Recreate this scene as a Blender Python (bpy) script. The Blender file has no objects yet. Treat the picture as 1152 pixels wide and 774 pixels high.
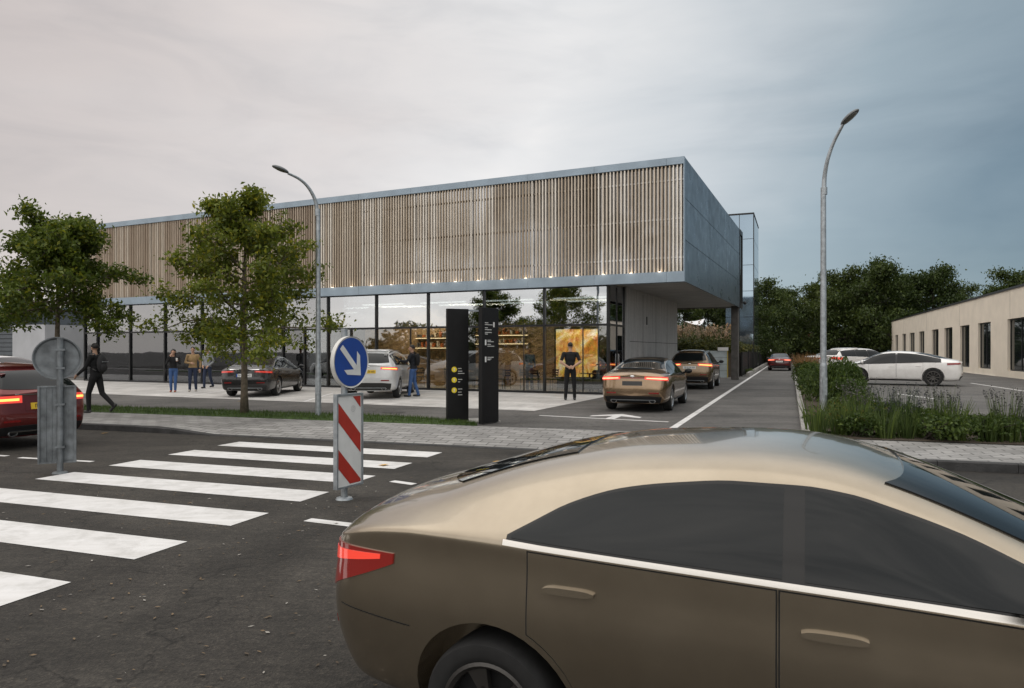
import bpy, bmesh, math, random
import numpy as np
from mathutils import Vector, Matrix, noise
from mathutils.bvhtree import BVHTree

SC = bpy.context.scene
COL = SC.collection
R = random.Random(7)
F_PX, CX, HY = 782.0, 576.0, 395.0      # focal length, centre and horizon of the picture, in its pixels
EYE = 1.6
ROAD_Z = -0.12
LOT_Z = 0.15


def ray(px):
    return (px - CX) / F_PX


def gp(px, py, z=0.0):
    d = (EYE - z) * F_PX / (py - HY)
    return Vector((ray(px) * d, d, z))


def at(px, py, d):
    return Vector((ray(px) * d, d, EYE - (py - HY) / F_PX * d))


# ------------------------------------------------------------------ tagging
def tag(o, label=None, cat=None, group=None, kind=None):
    if label: o['label'] = label
    if cat: o['category'] = cat
    if group: o['group'] = group
    if kind: o['kind'] = kind
    return o


def empty(name, loc=(0, 0, 0), rz=0.0, label=None, cat=None, group=None, parent=None):
    o = bpy.data.objects.new(name, None)
    COL.objects.link(o)
    o.empty_display_size = 0.2
    o.location = loc
    o.rotation_euler = (0, 0, rz)
    if parent: o.parent = parent
    return tag(o, label, cat, group)


def copy_tree(o, parent=None):
    c = o.copy()
    COL.objects.link(c)
    if parent: c.parent = parent
    for ch in list(o.children):
        copy_tree(ch, c)
    return c


# ------------------------------------------------------------------ mesh builder
class MB:
    def __init__(self):
        self.v, self.f, self.m = [], [], []

    def add(self, verts, faces, mat=0):
        b = len(self.v)
        self.v.extend([tuple(p) for p in verts])
        for f in faces:
            self.f.append(tuple(b + i for i in f))
            self.m.append(mat)

    def box(self, x0, x1, y0, y1, z0, z1, mat=0, fr=None):
        p = [(x0, y0, z0), (x1, y0, z0), (x1, y1, z0), (x0, y1, z0), (x0, y0, z1), (x1, y0, z1), (x1, y1, z1), (x0, y1, z1)]
        if fr: p = [fr(*q) for q in p]
        self.add(p, [(3, 2, 1, 0), (4, 5, 6, 7), (0, 1, 5, 4), (1, 2, 6, 5), (2, 3, 7, 6), (3, 0, 4, 7)], mat)

    def poly(self, pts, mat=0):
        self.add(pts, [tuple(range(len(pts)))], mat)

    def tube(self, pts, rad, n=8, mat=0, cap=True):
        pts = [Vector(p) for p in pts]
        if not hasattr(rad, '__len__'): rad = [rad] * len(pts)
        vs, fs = [], []
        up = None
        for i, p in enumerate(pts):
            t = (pts[min(i + 1, len(pts) - 1)] - pts[max(i - 1, 0)])
            t = t.normalized() if t.length > 1e-9 else Vector((0, 0, 1))
            if up is None:
                up = Vector((1, 0, 0)) if abs(t.x) < 0.8 else Vector((0, 1, 0))
            a = up - t * up.dot(t)
            a = a.normalized() if a.length > 1e-6 else t.orthogonal().normalized()
            up = a
            b = t.cross(a)
            for k in range(n):
                w = 2 * math.pi * k / n
                vs.append(p + (a * math.cos(w) + b * math.sin(w)) * rad[i])
        for i in range(len(pts) - 1):
            for k in range(n):
                k2 = (k + 1) % n
                fs.append((i * n + k, i * n + k2, (i + 1) * n + k2, (i + 1) * n + k))
        if cap:
            fs.append(tuple(reversed(range(n))))
            fs.append(tuple(range((len(pts) - 1) * n, len(pts) * n)))
        self.add(vs, fs, mat)

    def lathe(self, prof, n=24, mat=0, fr=None):
        """prof: [(r, z)] turned about z; fr maps (x, y, z) to the place"""
        vs, fs = [], []
        for r, z in prof:
            for k in range(n):
                w = 2 * math.pi * k / n
                q = (r * math.cos(w), r * math.sin(w), z)
                vs.append(fr(*q) if fr else q)
        for i in range(len(prof) - 1):
            for k in range(n):
                k2 = (k + 1) % n
                fs.append((i * n + k, i * n + k2, (i + 1) * n + k2, (i + 1) * n + k))
        self.add(vs, fs, mat)

    def ball(self, c, rx, ry=None, rz=None, seg=14, rings=9, mat=0, rot=None):
        ry = rx if ry is None else ry
        rz = rx if rz is None else rz
        c = Vector(c)
        vs = [Vector((0, 0, -rz))]
        for i in range(1, rings):
            a = -math.pi / 2 + math.pi * i / rings
            for k in range(seg):
                w = 2 * math.pi * k / seg
                vs.append(Vector((rx * math.cos(a) * math.cos(w), ry * math.cos(a) * math.sin(w), rz * math.sin(a))))
        vs.append(Vector((0, 0, rz)))
        if rot is not None: vs = [rot @ p for p in vs]
        vs = [p + c for p in vs]
        fs = []
        for k in range(seg):
            fs.append((0, 1 + (k + 1) % seg, 1 + k))
        for i in range(rings - 2):
            for k in range(seg):
                a, b = 1 + i * seg + k, 1 + i * seg + (k + 1) % seg
                fs.append((a, b, b + seg, a + seg))
        l = len(vs) - 1
        o = 1 + (rings - 2) * seg
        for k in range(seg):
            fs.append((o + k, o + (k + 1) % seg, l))
        self.add(vs, fs, mat)

    def mesh(self, name, mats, smooth=False, angle=None):
        me = bpy.data.meshes.new(name)
        me.from_pydata(self.v, [], self.f)
        for m in (mats if isinstance(mats, (list, tuple)) else [mats]):
            me.materials.append(m)
        me.polygons.foreach_set('material_index', self.m)
        if smooth:
            me.polygons.foreach_set('use_smooth', [True] * len(me.polygons))
            if angle: me.set_sharp_from_angle(angle=math.radians(angle))
        me.update()
        return me

    def build(self, name, mats, parent=None, smooth=False, angle=None, bevel=None):
        o = bpy.data.objects.new(name, self.mesh(name, mats, smooth, angle))
        COL.objects.link(o)
        if parent: o.parent = parent
        if bevel:
            b = o.modifiers.new('edge', 'BEVEL')
            b.width = bevel
            b.segments = 2
            b.limit_method = 'ANGLE'
        return o


class Fr:
    """a plan frame: origin and two ground axes"""
    def __init__(self, o, ux):
        self.o = Vector((o[0], o[1]))
        self.u = Vector(ux).normalized()
        self.v = Vector((-self.u.y, self.u.x))

    def __call__(self, a, b, z=0.0):
        p = self.o + self.u * a + self.v * b
        return Vector((p.x, p.y, z))

    def inv(self, p):
        q = Vector((p[0], p[1])) - self.o
        return q.dot(self.u), q.dot(self.v)

    @property
    def ang(self):
        return math.atan2(self.u.y, self.u.x)


ST = Fr((-6.17, 14.16), (0.9496, -0.3137))       # the street: along the kerb, and away from the road
BD = Fr((3.53, 25.3), (0.908, -0.418))           # the showroom: along its front from the glass corner, and into it
LN = Fr((3.25, 14.2), (0.928, -0.372))           # the side lane: across it, and along it


def evaluated(me, mods, name='tmp'):
    o = bpy.data.objects.new(name, me)
    COL.objects.link(o)
    mods(o)
    dg = bpy.context.evaluated_depsgraph_get()
    r = bpy.data.meshes.new_from_object(o.evaluated_get(dg), depsgraph=dg)
    bpy.data.objects.remove(o)
    return r


# ------------------------------------------------------------------ materials
def mat(name, col, rough=0.6, metal=0.0, coat=0.0, spec=0.5, emit=None, estr=0.0, var=0.0, vscale=6.0, bump=0.0, bscale=60.0, trans=0.0, sub=None):
    m = bpy.data.materials.new(name)
    m.use_nodes = True
    nt = m.node_tree
    b = nt.nodes['Principled BSDF']
    b.inputs['Base Color'].default_value = (*col, 1)
    b.inputs['Roughness'].default_value = rough
    b.inputs['Metallic'].default_value = metal
    b.inputs['Coat Weight'].default_value = coat
    b.inputs['Coat Roughness'].default_value = 0.04
    b.inputs['Specular IOR Level'].default_value = spec
    if emit:
        b.inputs['Emission Color'].default_value = (*emit, 1)
        b.inputs['Emission Strength'].default_value = estr
    if var or bump:
        tc = nt.nodes.new('ShaderNodeTexCoord')
    if var:
        n = nt.nodes.new('ShaderNodeTexNoise')
        n.inputs['Scale'].default_value = vscale
        n.inputs['Detail'].default_value = 6
        nt.links.new(tc.outputs['Object'], n.inputs['Vector'])
        r = nt.nodes.new('ShaderNodeMapRange')
        r.inputs[1].default_value, r.inputs[2].default_value = 0.3, 0.7
        r.inputs[3].default_value, r.inputs[4].default_value = 1 - var, 1 + var
        nt.links.new(n.outputs[0], r.inputs[0])
        mx = nt.nodes.new('ShaderNodeVectorMath')
        mx.operation = 'SCALE'
        mx.inputs[0].default_value = col
        nt.links.new(r.outputs[0], mx.inputs['Scale'])
        nt.links.new(mx.outputs[0], b.inputs['Base Color'])
    if bump:
        n = nt.nodes.new('ShaderNodeTexNoise')
        n.inputs['Scale'].default_value = bscale
        n.inputs['Detail'].default_value = 5
        nt.links.new(tc.outputs['Object'], n.inputs['Vector'])
        bp = nt.nodes.new('ShaderNodeBump')
        bp.inputs['Strength'].default_value = bump
        bp.inputs['Distance'].default_value = 0.02
        nt.links.new(n.outputs[0], bp.inputs['Height'])
        nt.links.new(bp.outputs[0], b.inputs['Normal'])
    return m


class NT:
    """a small node-tree writer"""
    def __init__(self, name):
        self.m = bpy.data.materials.new(name)
        self.m.use_nodes = True
        self.t = self.m.node_tree
        self.b = self.t.nodes['Principled BSDF']
        self.out = self.t.nodes['Material Output']
        self.tc = self.n('ShaderNodeTexCoord')

    def n(self, kind, **kw):
        x = self.t.nodes.new(kind)
        for k, v in kw.items(): setattr(x, k, v)
        return x

    def l(self, a, b): self.t.links.new(a, b)

    def noise(self, scale, detail=6, rough=0.55, vec=None, dist=0.0):
        x = self.n('ShaderNodeTexNoise')
        x.inputs['Scale'].default_value = scale
        x.inputs['Detail'].default_value = detail
        x.inputs['Roughness'].default_value = rough
        x.inputs['Distortion'].default_value = dist
        self.l(vec or self.tc.outputs['Object'], x.inputs['Vector'])
        return x.outputs[0]

    def mapping(self, rz=0.0, scale=(1, 1, 1), loc=(0, 0, 0)):
        x = self.n('ShaderNodeMapping')
        x.inputs['Rotation'].default_value = (0, 0, rz)
        x.inputs['Scale'].default_value = scale
        x.inputs['Location'].default_value = loc
        self.l(self.tc.outputs['Object'], x.inputs['Vector'])
        return x.outputs[0]

    def ramp(self, fac, stops):
        x = self.n('ShaderNodeValToRGB')
        e = x.color_ramp.elements
        while len(e) < len(stops): e.new(0.5)
        for k, (p, c) in enumerate(stops):
            e[k].position = p
            e[k].color = (*c, 1) if len(c) == 3 else c
        self.l(fac, x.inputs[0])
        return x.outputs[0]

    def mix(self, fac, a, b, blend='MIX'):
        x = self.n('ShaderNodeMix', data_type='RGBA', blend_type=blend)
        for s, val in ((x.inputs[0], fac), (x.inputs[6], a), (x.inputs[7], b)):
            if hasattr(val, 'links'): self.l(val, s)
            elif isinstance(val, (int, float)): s.default_value = val
            else: s.default_value = (*val, 1)
        return x.outputs[2]

    def bump(self, h, strength=0.3, dist=0.01):
        x = self.n('ShaderNodeBump')
        x.inputs['Strength'].default_value = strength
        x.inputs['Distance'].default_value = dist
        self.l(h, x.inputs['Height'])
        self.l(x.outputs[0], self.b.inputs['Normal'])


def asphalt(name, c, warm=(1.0, 0.97, 0.93), patch=0.35, speck=0.5, gscale=90, wear=0.8):
    k = NT(name)
    lo = tuple(c * (1 - patch) * w for w in warm)
    hi = tuple(c * (1 + patch) * w for w in warm)
    big = k.ramp(k.noise(0.35, 5, 0.6, dist=0.6), [(0.36, lo), (0.64, hi)])
    # grit of the surface
    v = k.n('ShaderNodeTexVoronoi')
    v.inputs['Scale'].default_value = gscale
    k.l(k.tc.outputs['Object'], v.inputs['Vector'])
    grit = k.ramp(v.outputs['Color'], [(0.12, (0.45, 0.45, 0.45)), (0.75, (1.3, 1.27, 1.23)), (0.97, (2.3, 2.2, 2.05))])
    a = k.mix(speck, big, grit, 'MULTIPLY')
    fine = k.ramp(k.noise(14, 8, 0.75), [(0.35, (0.72, 0.72, 0.72)), (0.7, (1.25, 1.23, 1.2))])
    a = k.mix(0.8, a, fine, 'MULTIPLY')
    # wear along the way of travel, and square repairs
    st = k.ramp(k.noise(1.0, 6, 0.62, vec=k.mapping(-ST.ang, (0.16, 1.5, 1))), [(0.34, (0.72, 0.72, 0.72)), (0.66, (1.24, 1.23, 1.21))])
    a = k.mix(wear, a, st, 'MULTIPLY')
    st2 = k.ramp(k.noise(9.0, 5, 0.7, vec=k.mapping(-ST.ang, (0.5, 2.2, 1))), [(0.40, (0.80, 0.80, 0.80)), (0.62, (1.16, 1.15, 1.13))])
    a = k.mix(wear, a, st2, 'MULTIPLY')
    # thin cracks and patches
    w = k.n('ShaderNodeTexVoronoi', feature='DISTANCE_TO_EDGE')
    w.inputs['Scale'].default_value = 0.42
    dn = k.n('ShaderNodeTexNoise')
    dn.inputs['Scale'].default_value = 2.2
    dn.inputs['Detail'].default_value = 7
    k.l(k.tc.outputs['Object'], dn.inputs['Vector'])
    ad = k.n('ShaderNodeVectorMath', operation='MULTIPLY_ADD')
    k.l(dn.outputs[1], ad.inputs[0])
    ad.inputs[1].default_value = (0.8, 0.8, 0.8)
    k.l(k.tc.outputs['Object'], ad.inputs[2])
    k.l(ad.outputs[0], w.inputs['Vector'])
    crack = k.ramp(w.outputs['Distance'], [(0.0, (0.30, 0.30, 0.30)), (0.008, (1, 1, 1))])
    a = k.mix(0.75, a, crack, 'MULTIPLY')
    k.l(a, k.b.inputs['Base Color'])
    k.b.inputs['Roughness'].default_value = 0.82
    k.b.inputs['Specular IOR Level'].default_value = 0.3
    k.bump(v.outputs['Distance'], 0.55, 0.006)
    return k.m


def pavers(name, c1, c2, mortar, rz, bw, bh, mw=0.012, rough=0.75, tint=(1, 1, 1), stain=0.3):
    k = NT(name)
    br = k.n('ShaderNodeTexBrick')
    br.inputs['Scale'].default_value = 1.0
    br.inputs['Brick Width'].default_value = bw
    br.inputs['Row Height'].default_value = bh
    br.inputs['Mortar Size'].default_value = mw
    br.inputs['Mortar Smooth'].default_value = 0.2
    br.inputs['Bias'].default_value = 0.0
    br.inputs['Color1'].default_value = (*c1, 1)
    br.inputs['Color2'].default_value = (*c2, 1)
    br.inputs['Mortar'].default_value = (*mortar, 1)
    k.l(k.mapping(rz), br.inputs['Vector'])
    d = k.ramp(k.noise(0.8, 8, 0.65, dist=0.5), [(0.3, (1 - stain,) * 3), (0.7, (1 + stain * 0.6,) * 3)])
    a = k.mix(1.0, br.outputs['Color'], d, 'MULTIPLY')
    f = k.ramp(k.noise(25, 6, 0.7), [(0.3, (0.82,) * 3), (0.7, (1.15,) * 3)])
    a = k.mix(0.9, a, f, 'MULTIPLY')
    k.l(a, k.b.inputs['Base Color'])
    k.b.inputs['Roughness'].default_value = rough
    inv = k.n('ShaderNodeMath', operation='SUBTRACT')
    inv.inputs[0].default_value = 1.0
    k.l(br.outputs['Fac'], inv.inputs[1])
    k.bump(inv.outputs[0], 0.5, 0.006)
    return k.m


def road_paint(name, c=0.72):
    k = NT(name)
    wear = k.ramp(k.noise(3.2, 9, 0.72, dist=0.4), [(0.36, (c * 0.80, c * 0.79, c * 0.77)), (0.55, (c, c * 0.99, c * 0.98))])
    v = k.noise(55, 6, 0.8)
    chip = k.ramp(v, [(0.22, (0.16, 0.16, 0.15)), (0.28, (1, 1, 1))])
    a = k.mix(0.45, wear, chip, 'MULTIPLY')
    st = k.ramp(k.noise(1.1, 6, 0.7, vec=k.mapping(0.5, (1, 6, 1))), [(0.35, (0.82, 0.81, 0.79)), (0.6, (1, 1, 1))])
    a = k.mix(0.7, a, st, 'MULTIPLY')
    k.l(a, k.b.inputs['Base Color'])
    k.b.inputs['Roughness'].default_value = 0.65
    k.bump(v, 0.25, 0.003)
    return k.m


def leaf_mat(name, dark, light, scale=1.6, transl=0.35, tip=None):
    k = NT(name)
    a = k.ramp(k.noise(scale, 3, 0.6), [(0.3, dark), (0.7, light)])
    g = k.n('ShaderNodeNewGeometry')
    rnd = k.ramp(g.outputs['Random Per Island'], [(0.0, (0.55, 0.6, 0.55)), (0.8, (1.15, 1.1, 1.0)), (1.0, tip or (1.7, 1.35, 0.8))])
    a = k.mix(1.0, a, rnd, 'MULTIPLY')
    oi = k.n('ShaderNodeObjectInfo')
    a = k.mix(1.0, a, k.ramp(oi.outputs['Random'], [(0.0, (0.78, 0.84, 0.80)), (0.5, (1.0, 1.0, 1.0)), (1.0, (1.28, 1.18, 0.98))]), 'MULTIPLY')
    k.l(a, k.b.inputs['Base Color'])
    k.b.inputs['Roughness'].default_value = 0.5
    k.b.inputs['Specular IOR Level'].default_value = 0.35
    t = k.n('ShaderNodeBsdfTranslucent')
    k.l(a, t.inputs['Color'])
    mx = k.n('ShaderNodeMixShader')
    mx.inputs[0].default_value = transl
    k.l(k.b.outputs[0], mx.inputs[1])
    k.l(t.outputs[0], mx.inputs[2])
    k.l(mx.outputs[0], k.out.inputs['Surface'])
    return k.m


def clear_glass(name, tint=(0.62, 0.66, 0.66), base=0.16, ior=1.6):
    k = NT(name)
    tr = k.n('ShaderNodeBsdfTransparent')
    tr.inputs['Color'].default_value = (*tint, 1)
    gl = k.n('ShaderNodeBsdfGlossy')
    gl.inputs['Roughness'].default_value = 0.015
    gl.inputs['Color'].default_value = (0.92, 0.95, 1.0, 1)
    fr = k.n('ShaderNodeFresnel')
    fr.inputs['IOR'].default_value = ior
    ad = k.n('ShaderNodeMath', operation='ADD', use_clamp=True)
    k.l(fr.outputs[0], ad.inputs[0])
    ad.inputs[1].default_value = base
    # panes are never quite flat
    bp = k.n('ShaderNodeBump')
    bp.inputs['Strength'].default_value = 0.05
    bp.inputs['Distance'].default_value = 0.02
    k.l(k.noise(1.3, 2, 0.5), bp.inputs['Height'])
    k.l(bp.outputs[0], gl.inputs['Normal'])
    mx = k.n('ShaderNodeMixShader')
    k.l(ad.outputs[0], mx.inputs[0])
    k.l(tr.outputs[0], mx.inputs[1])
    k.l(gl.outputs[0], mx.inputs[2])
    k.l(mx.outputs[0], k.out.inputs['Surface'])
    return k.m


def car_paint(name, col, metal=0.55, rough=0.32, flake=0.12):
    k = NT(name)
    a = k.ramp(k.noise(700, 2, 0.5), [(0.3, tuple(c * (1 - flake) for c in col)), (0.7, tuple(min(1, c * (1 + flake)) for c in col))])
    # road film
    d = k.ramp(k.noise(3.0, 6, 0.65), [(0.35, (0.9, 0.89, 0.87)), (0.65, (1.04, 1.04, 1.03))])
    a = k.mix(1.0, a, d, 'MULTIPLY')
    k.l(a, k.b.inputs['Base Color'])
    k.b.inputs['Metallic'].default_value = metal
    k.b.inputs['Roughness'].default_value = rough
    k.b.inputs['Coat Weight'].default_value = 0.8
    k.b.inputs['Coat Roughness'].default_value = 0.05
    return k.m


def board_concrete(name, c):
    k = NT(name)
    v = k.mapping(-BD.ang, (1.0, 1.0, 0.16))
    bands = k.ramp(k.noise(3.5, 5, 0.6, vec=k.mapping(0, (3, 3, 0.12))), [(0.3, (c * 0.75,) * 3), (0.7, (c * 1.2, c * 1.19, c * 1.16))])
    f = k.ramp(k.noise(9, 8, 0.7), [(0.3, (0.85,) * 3), (0.7, (1.1,) * 3)])
    a = k.mix(1.0, bands, f, 'MULTIPLY')
    k.l(a, k.b.inputs['Base Color'])
    k.b.inputs['Roughness'].default_value = 0.8
    k.bump(k.noise(30, 6, 0.7), 0.25, 0.01)
    return k.m


M = {}
M['road'] = asphalt('road_asphalt', 0.045, (1.0, 0.93, 0.83), 0.42, 0.6, 80)
M['lane'] = asphalt('lane_asphalt', 0.115, (1.0, 0.98, 0.96), 0.22, 0.35)
M['lot'] = asphalt('lot_asphalt', 0.13, (1.0, 0.98, 0.96), 0.18, 0.3)
M['pave'] = pavers('sidewalk_pavers', (0.23, 0.225, 0.215), (0.35, 0.342, 0.33), (0.095, 0.092, 0.088), -ST.ang, 0.4, 0.2, 0.013)
M['light_pave'] = pavers('light_paving', (0.47, 0.455, 0.435), (0.58, 0.565, 0.54), (0.28, 0.27, 0.26), -BD.ang, 1.2, 0.6, 0.012, stain=0.28)
M['kerb'] = mat('kerb_stone', (0.038, 0.038, 0.038), 0.85, var=0.35, vscale=5, bump=0.4, bscale=40)
M['edge_stone'] = mat('edging_stone', (0.30, 0.29, 0.27), 0.85, var=0.25, vscale=5, bump=0.3, bscale=40)
M['paint'] = road_paint('road_paint')
M['soil'] = mat('soil', (0.06, 0.045, 0.03), 0.95, var=0.4, vscale=9, bump=0.6, bscale=30)
M['grass'] = leaf_mat('grass_blades', (0.035, 0.075, 0.012), (0.075, 0.13, 0.025), 2.0, 0.3, (1.6, 1.4, 0.9))
M['blackm'] = mat('black_metal', (0.009, 0.009, 0.0095), 0.5, 0.0, spec=0.25, var=0.2, vscale=4)
M['frame'] = mat('dark_frame', (0.022, 0.023, 0.024), 0.4, 0.4)
M['galv'] = mat('galvanised_steel', (0.36, 0.39, 0.41), 0.45, 0.65, var=0.22, vscale=12, bump=0.05, bscale=30)
M['signback'] = mat('weathered_sign_back', (0.17, 0.185, 0.195), 0.55, 0.5, var=0.38, vscale=7, bump=0.1, bscale=30)
M['rubber'] = mat('tyre_rubber', (0.014, 0.014, 0.014), 0.8, var=0.25, vscale=20)
M['rim'] = mat('alloy_rim', (0.50, 0.50, 0.50), 0.28, 0.9)
M['rim_dark'] = mat('dark_alloy', (0.11, 0.105, 0.10), 0.3, 0.8)
M['disc'] = mat('brake_shadow', (0.02, 0.02, 0.021), 0.6, 0.3)
M['carglass'] = mat('tinted_car_glass', (0.007, 0.009, 0.010), 0.03, 0.0, spec=0.32)
M['trim'] = mat('black_trim', (0.014, 0.014, 0.015), 0.45)
M['chrome'] = mat('bright_trim', (0.78, 0.78, 0.78), 0.14, 1.0)
M['gap'] = mat('panel_gap', (0.006, 0.006, 0.006), 0.8)
M['tail_on'] = mat('lit_tail_lamp', (0.55, 0.02, 0.015), 0.12, coat=1, emit=(1.0, 0.09, 0.05), estr=0.5)
M['tail_hot'] = mat('lit_tail_bar', (0.8, 0.12, 0.05), 0.12, coat=1, emit=(1.0, 0.33, 0.18), estr=2.2)
M['tail_off'] = mat('unlit_tail_lamp', (0.22, 0.006, 0.006), 0.1, coat=1)
M['amber'] = mat('lit_amber_bar', (0.8, 0.25, 0.05), 0.12, coat=1, emit=(1.0, 0.42, 0.08), estr=2.0)
M['headlamp'] = mat('headlamp_lens', (0.30, 0.32, 0.33), 0.05, 0.2, coat=1)
M['plate_w'] = mat('white_plate', (0.72, 0.72, 0.70), 0.4)
M['plate_y'] = mat('yellow_plate', (0.72, 0.47, 0.03), 0.4)
M['plate_d'] = mat('dark_plate', (0.03, 0.03, 0.03), 0.4)
M['ink'] = mat('plate_ink', (0.02, 0.02, 0.02), 0.5)
M['blue'] = mat('sign_blue', (0.012, 0.060, 0.30), 0.35, var=0.08, vscale=6)
M['white'] = mat('sign_white', (0.72, 0.72, 0.70), 0.4, var=0.06, vscale=8)
M['red'] = mat('sign_red', (0.42, 0.035, 0.022), 0.4, var=0.10, vscale=8)
M['yellow'] = mat('sign_yellow', (0.85, 0.66, 0.03), 0.4)
M['bark'] = mat('bark', (0.13, 0.105, 0.075), 0.9, var=0.4, vscale=14, bump=0.6, bscale=45)
M['bark_dark'] = mat('dark_bark', (0.05, 0.042, 0.033), 0.9, var=0.4, vscale=8)
# ------------------------------------------------------------------ camera, light, sky
cam_d = bpy.data.cameras.new('camera')
cam = bpy.data.objects.new('camera', cam_d)
COL.objects.link(cam)
cam.location = (0, 0, EYE)
cam.rotation_euler = (math.radians(90), 0, 0)
cam_d.sensor_width = 36
cam_d.lens = 36 * F_PX / 1152
cam_d.shift_y = 8 / 1152
cam_d.clip_start = 0.05
cam_d.clip_end = 3000
SC.camera = cam
SC.view_settings.view_transform = 'Standard'
SC.view_settings.look = 'None'
SC.view_settings.exposure = 0.36
SC.view_settings.gamma = 1.0
SC.cycles.use_denoising = True
SC.cycles.max_bounces = 7
SC.cycles.transparent_max_bounces = 12
SC.cycles.caustics_reflective = False
SC.cycles.caustics_refractive = False

SUN_DIR = Vector((-0.50, -0.75, 0.85)).normalized()
sun_d = bpy.data.lights.new('sun', 'SUN')
sun_d.energy = 1.0
sun_d.angle = math.radians(120)
sun_d.color = (1.0, 0.93, 0.84)
sun = bpy.data.objects.new('sun', sun_d)
COL.objects.link(sun)
sun.rotation_euler = SUN_DIR.to_track_quat('Z', 'Y').to_euler()

W = bpy.data.worlds.new('World')
SC.world = W
W.use_nodes = True
wt = W.node_tree
bg = wt.nodes['Background']
WN = lambda k, **kw: [x := wt.nodes.new(k), [setattr(x, a, b) for a, b in kw.items()]][0]
sky = WN('ShaderNodeTexSky', sky_type='NISHITA')
sky.sun_disc = False
sky.sun_elevation = math.asin(SUN_DIR.z)
sky.sun_rotation = math.atan2(SUN_DIR.x, SUN_DIR.y)
tcw = WN('ShaderNodeTexCoord')
sep = WN('ShaderNodeSeparateXYZ')
wt.links.new(tcw.outputs['Generated'], sep.inputs[0])


def wmath(op, a, b=None, c=None, clamp=False):
    x = WN('ShaderNodeMath', operation=op, use_clamp=clamp)
    for i, v in enumerate((a, b, c)):
        if v is None: continue
        if hasattr(v, 'links'): wt.links.new(v, x.inputs[i])
        else: x.inputs[i].default_value = v
    return x.outputs[0]


def wramp(f, stops):
    x = WN('ShaderNodeValToRGB')
    e = x.color_ramp.elements
    while len(e) < len(stops): e.new(0.5)
    for k, (p, c) in enumerate(stops):
        e[k].position, e[k].color = p, (*c, 1)
    wt.links.new(f, x.inputs[0])
    return x.outputs[0]


def wmix(f, a, b, blend='MIX'):
    x = WN('ShaderNodeMix', data_type='RGBA', blend_type=blend)
    for s, v in ((x.inputs[0], f), (x.inputs[6], a), (x.inputs[7], b)):
        if hasattr(v, 'links'): wt.links.new(v, s)
        elif isinstance(v, (int, float)): s.default_value = v
        else: s.default_value = (*v, 1)
    return x.outputs[2]


# cloud layers: stretched bands of cloud, light in the west (left), slate blue in the east (right)
mp = WN('ShaderNodeMapping')
mp.inputs['Scale'].default_value = (1.1, 1.1, 4.2)
mp.inputs['Rotation'].default_value = (0.0, 0.18, 0.3)
wt.links.new(tcw.outputs['Generated'], mp.inputs['Vector'])


def wnoise(scale, detail, rough, dist):
    x = WN('ShaderNodeTexNoise')
    x.inputs['Scale'].default_value = scale
    x.inputs['Detail'].default_value = detail
    x.inputs['Roughness'].default_value = rough
    x.inputs['Distortion'].default_value = dist
    wt.links.new(mp.outputs[0], x.inputs['Vector'])
    return x.outputs[0]


n1 = wnoise(1.5, 5, 0.5, 0.7)
n2 = wnoise(4.0, 7, 0.55, 0.5)
east = wmath('ADD', wmath('MULTIPLY', sep.outputs[0], 0.86), wmath('MULTIPLY', n1, 0.34))      # -0.6 .. 0.9
east = wmath('SUBTRACT', east, wmath('MULTIPLY', sep.outputs[2], 0.18))
low = wramp(wmath('MULTIPLY_ADD', east, 0.62, 0.36), [(0.08, (0.485, 0.43, 0.405)), (0.28, (0.59, 0.55, 0.53)), (0.44, (0.68, 0.67, 0.66)), (0.56, (0.51, 0.535, 0.55)), (0.66, (0.28, 0.34, 0.375)), (0.80, (0.12, 0.175, 0.215))])
puff = wramp(n2, [(0.30, (0.90, 0.91, 0.92)), (0.50, (1.0, 1.0, 1.0)), (0.72, (1.07, 1.06, 1.05))])
low = wmix(1.0, low, puff, 'MULTIPLY')
high_f = WN('ShaderNodeMapRange')
high_f.interpolation_type = 'SMOOTHSTEP'
high_f.inputs[1].default_value, high_f.inputs[2].default_value = 0.42, 0.85
wt.links.new(sep.outputs[2], high_f.inputs[0])
cloud = wmix(high_f.outputs[0], low, (1.25, 1.215, 1.17))
back_f = WN('ShaderNodeMapRange')
back_f.interpolation_type = 'SMOOTHSTEP'
back_f.inputs[1].default_value, back_f.inputs[2].default_value = 0.1, -0.7
wt.links.new(sep.outputs[1], back_f.inputs[0])
cloud = wmix(wmath('MULTIPLY', back_f.outputs[0], 0.8), cloud, (0.66, 0.65, 0.64))
bank_ = wramp(wnoise(2.3, 6, 0.6, 1.0), [(0.36, (0.45, 0.48, 0.52)), (0.52, (1.0, 1.0, 1.0)), (0.68, (1.35, 1.32, 1.28))])
cloud = wmix(wmath('MULTIPLY', back_f.outputs[0], 0.9), cloud, wmix(1.0, cloud, bank_, 'MULTIPLY'))
skys = wmix(1.0, sky.outputs[0], (0.10, 0.10, 0.10), 'MULTIPLY')
final = wmix(0.90, skys, cloud)
# the Background keeps the low strength of the sky texture; the cloud layer is scaled to it
sc_ = wmix(1.0, final, (10.0, 10.0, 10.0), 'MULTIPLY')
wt.links.new(sc_, bg.inputs['Color'])
bg.inputs['Strength'].default_value = 0.10

# ------------------------------------------------------------------ ground
def sheet(name, pts, m, z, kind='structure'):
    b = MB()
    b.poly([(p[0], p[1], z) for p in pts], 0)
    o = b.build(name, m)
    return tag(o, kind=kind)


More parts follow.
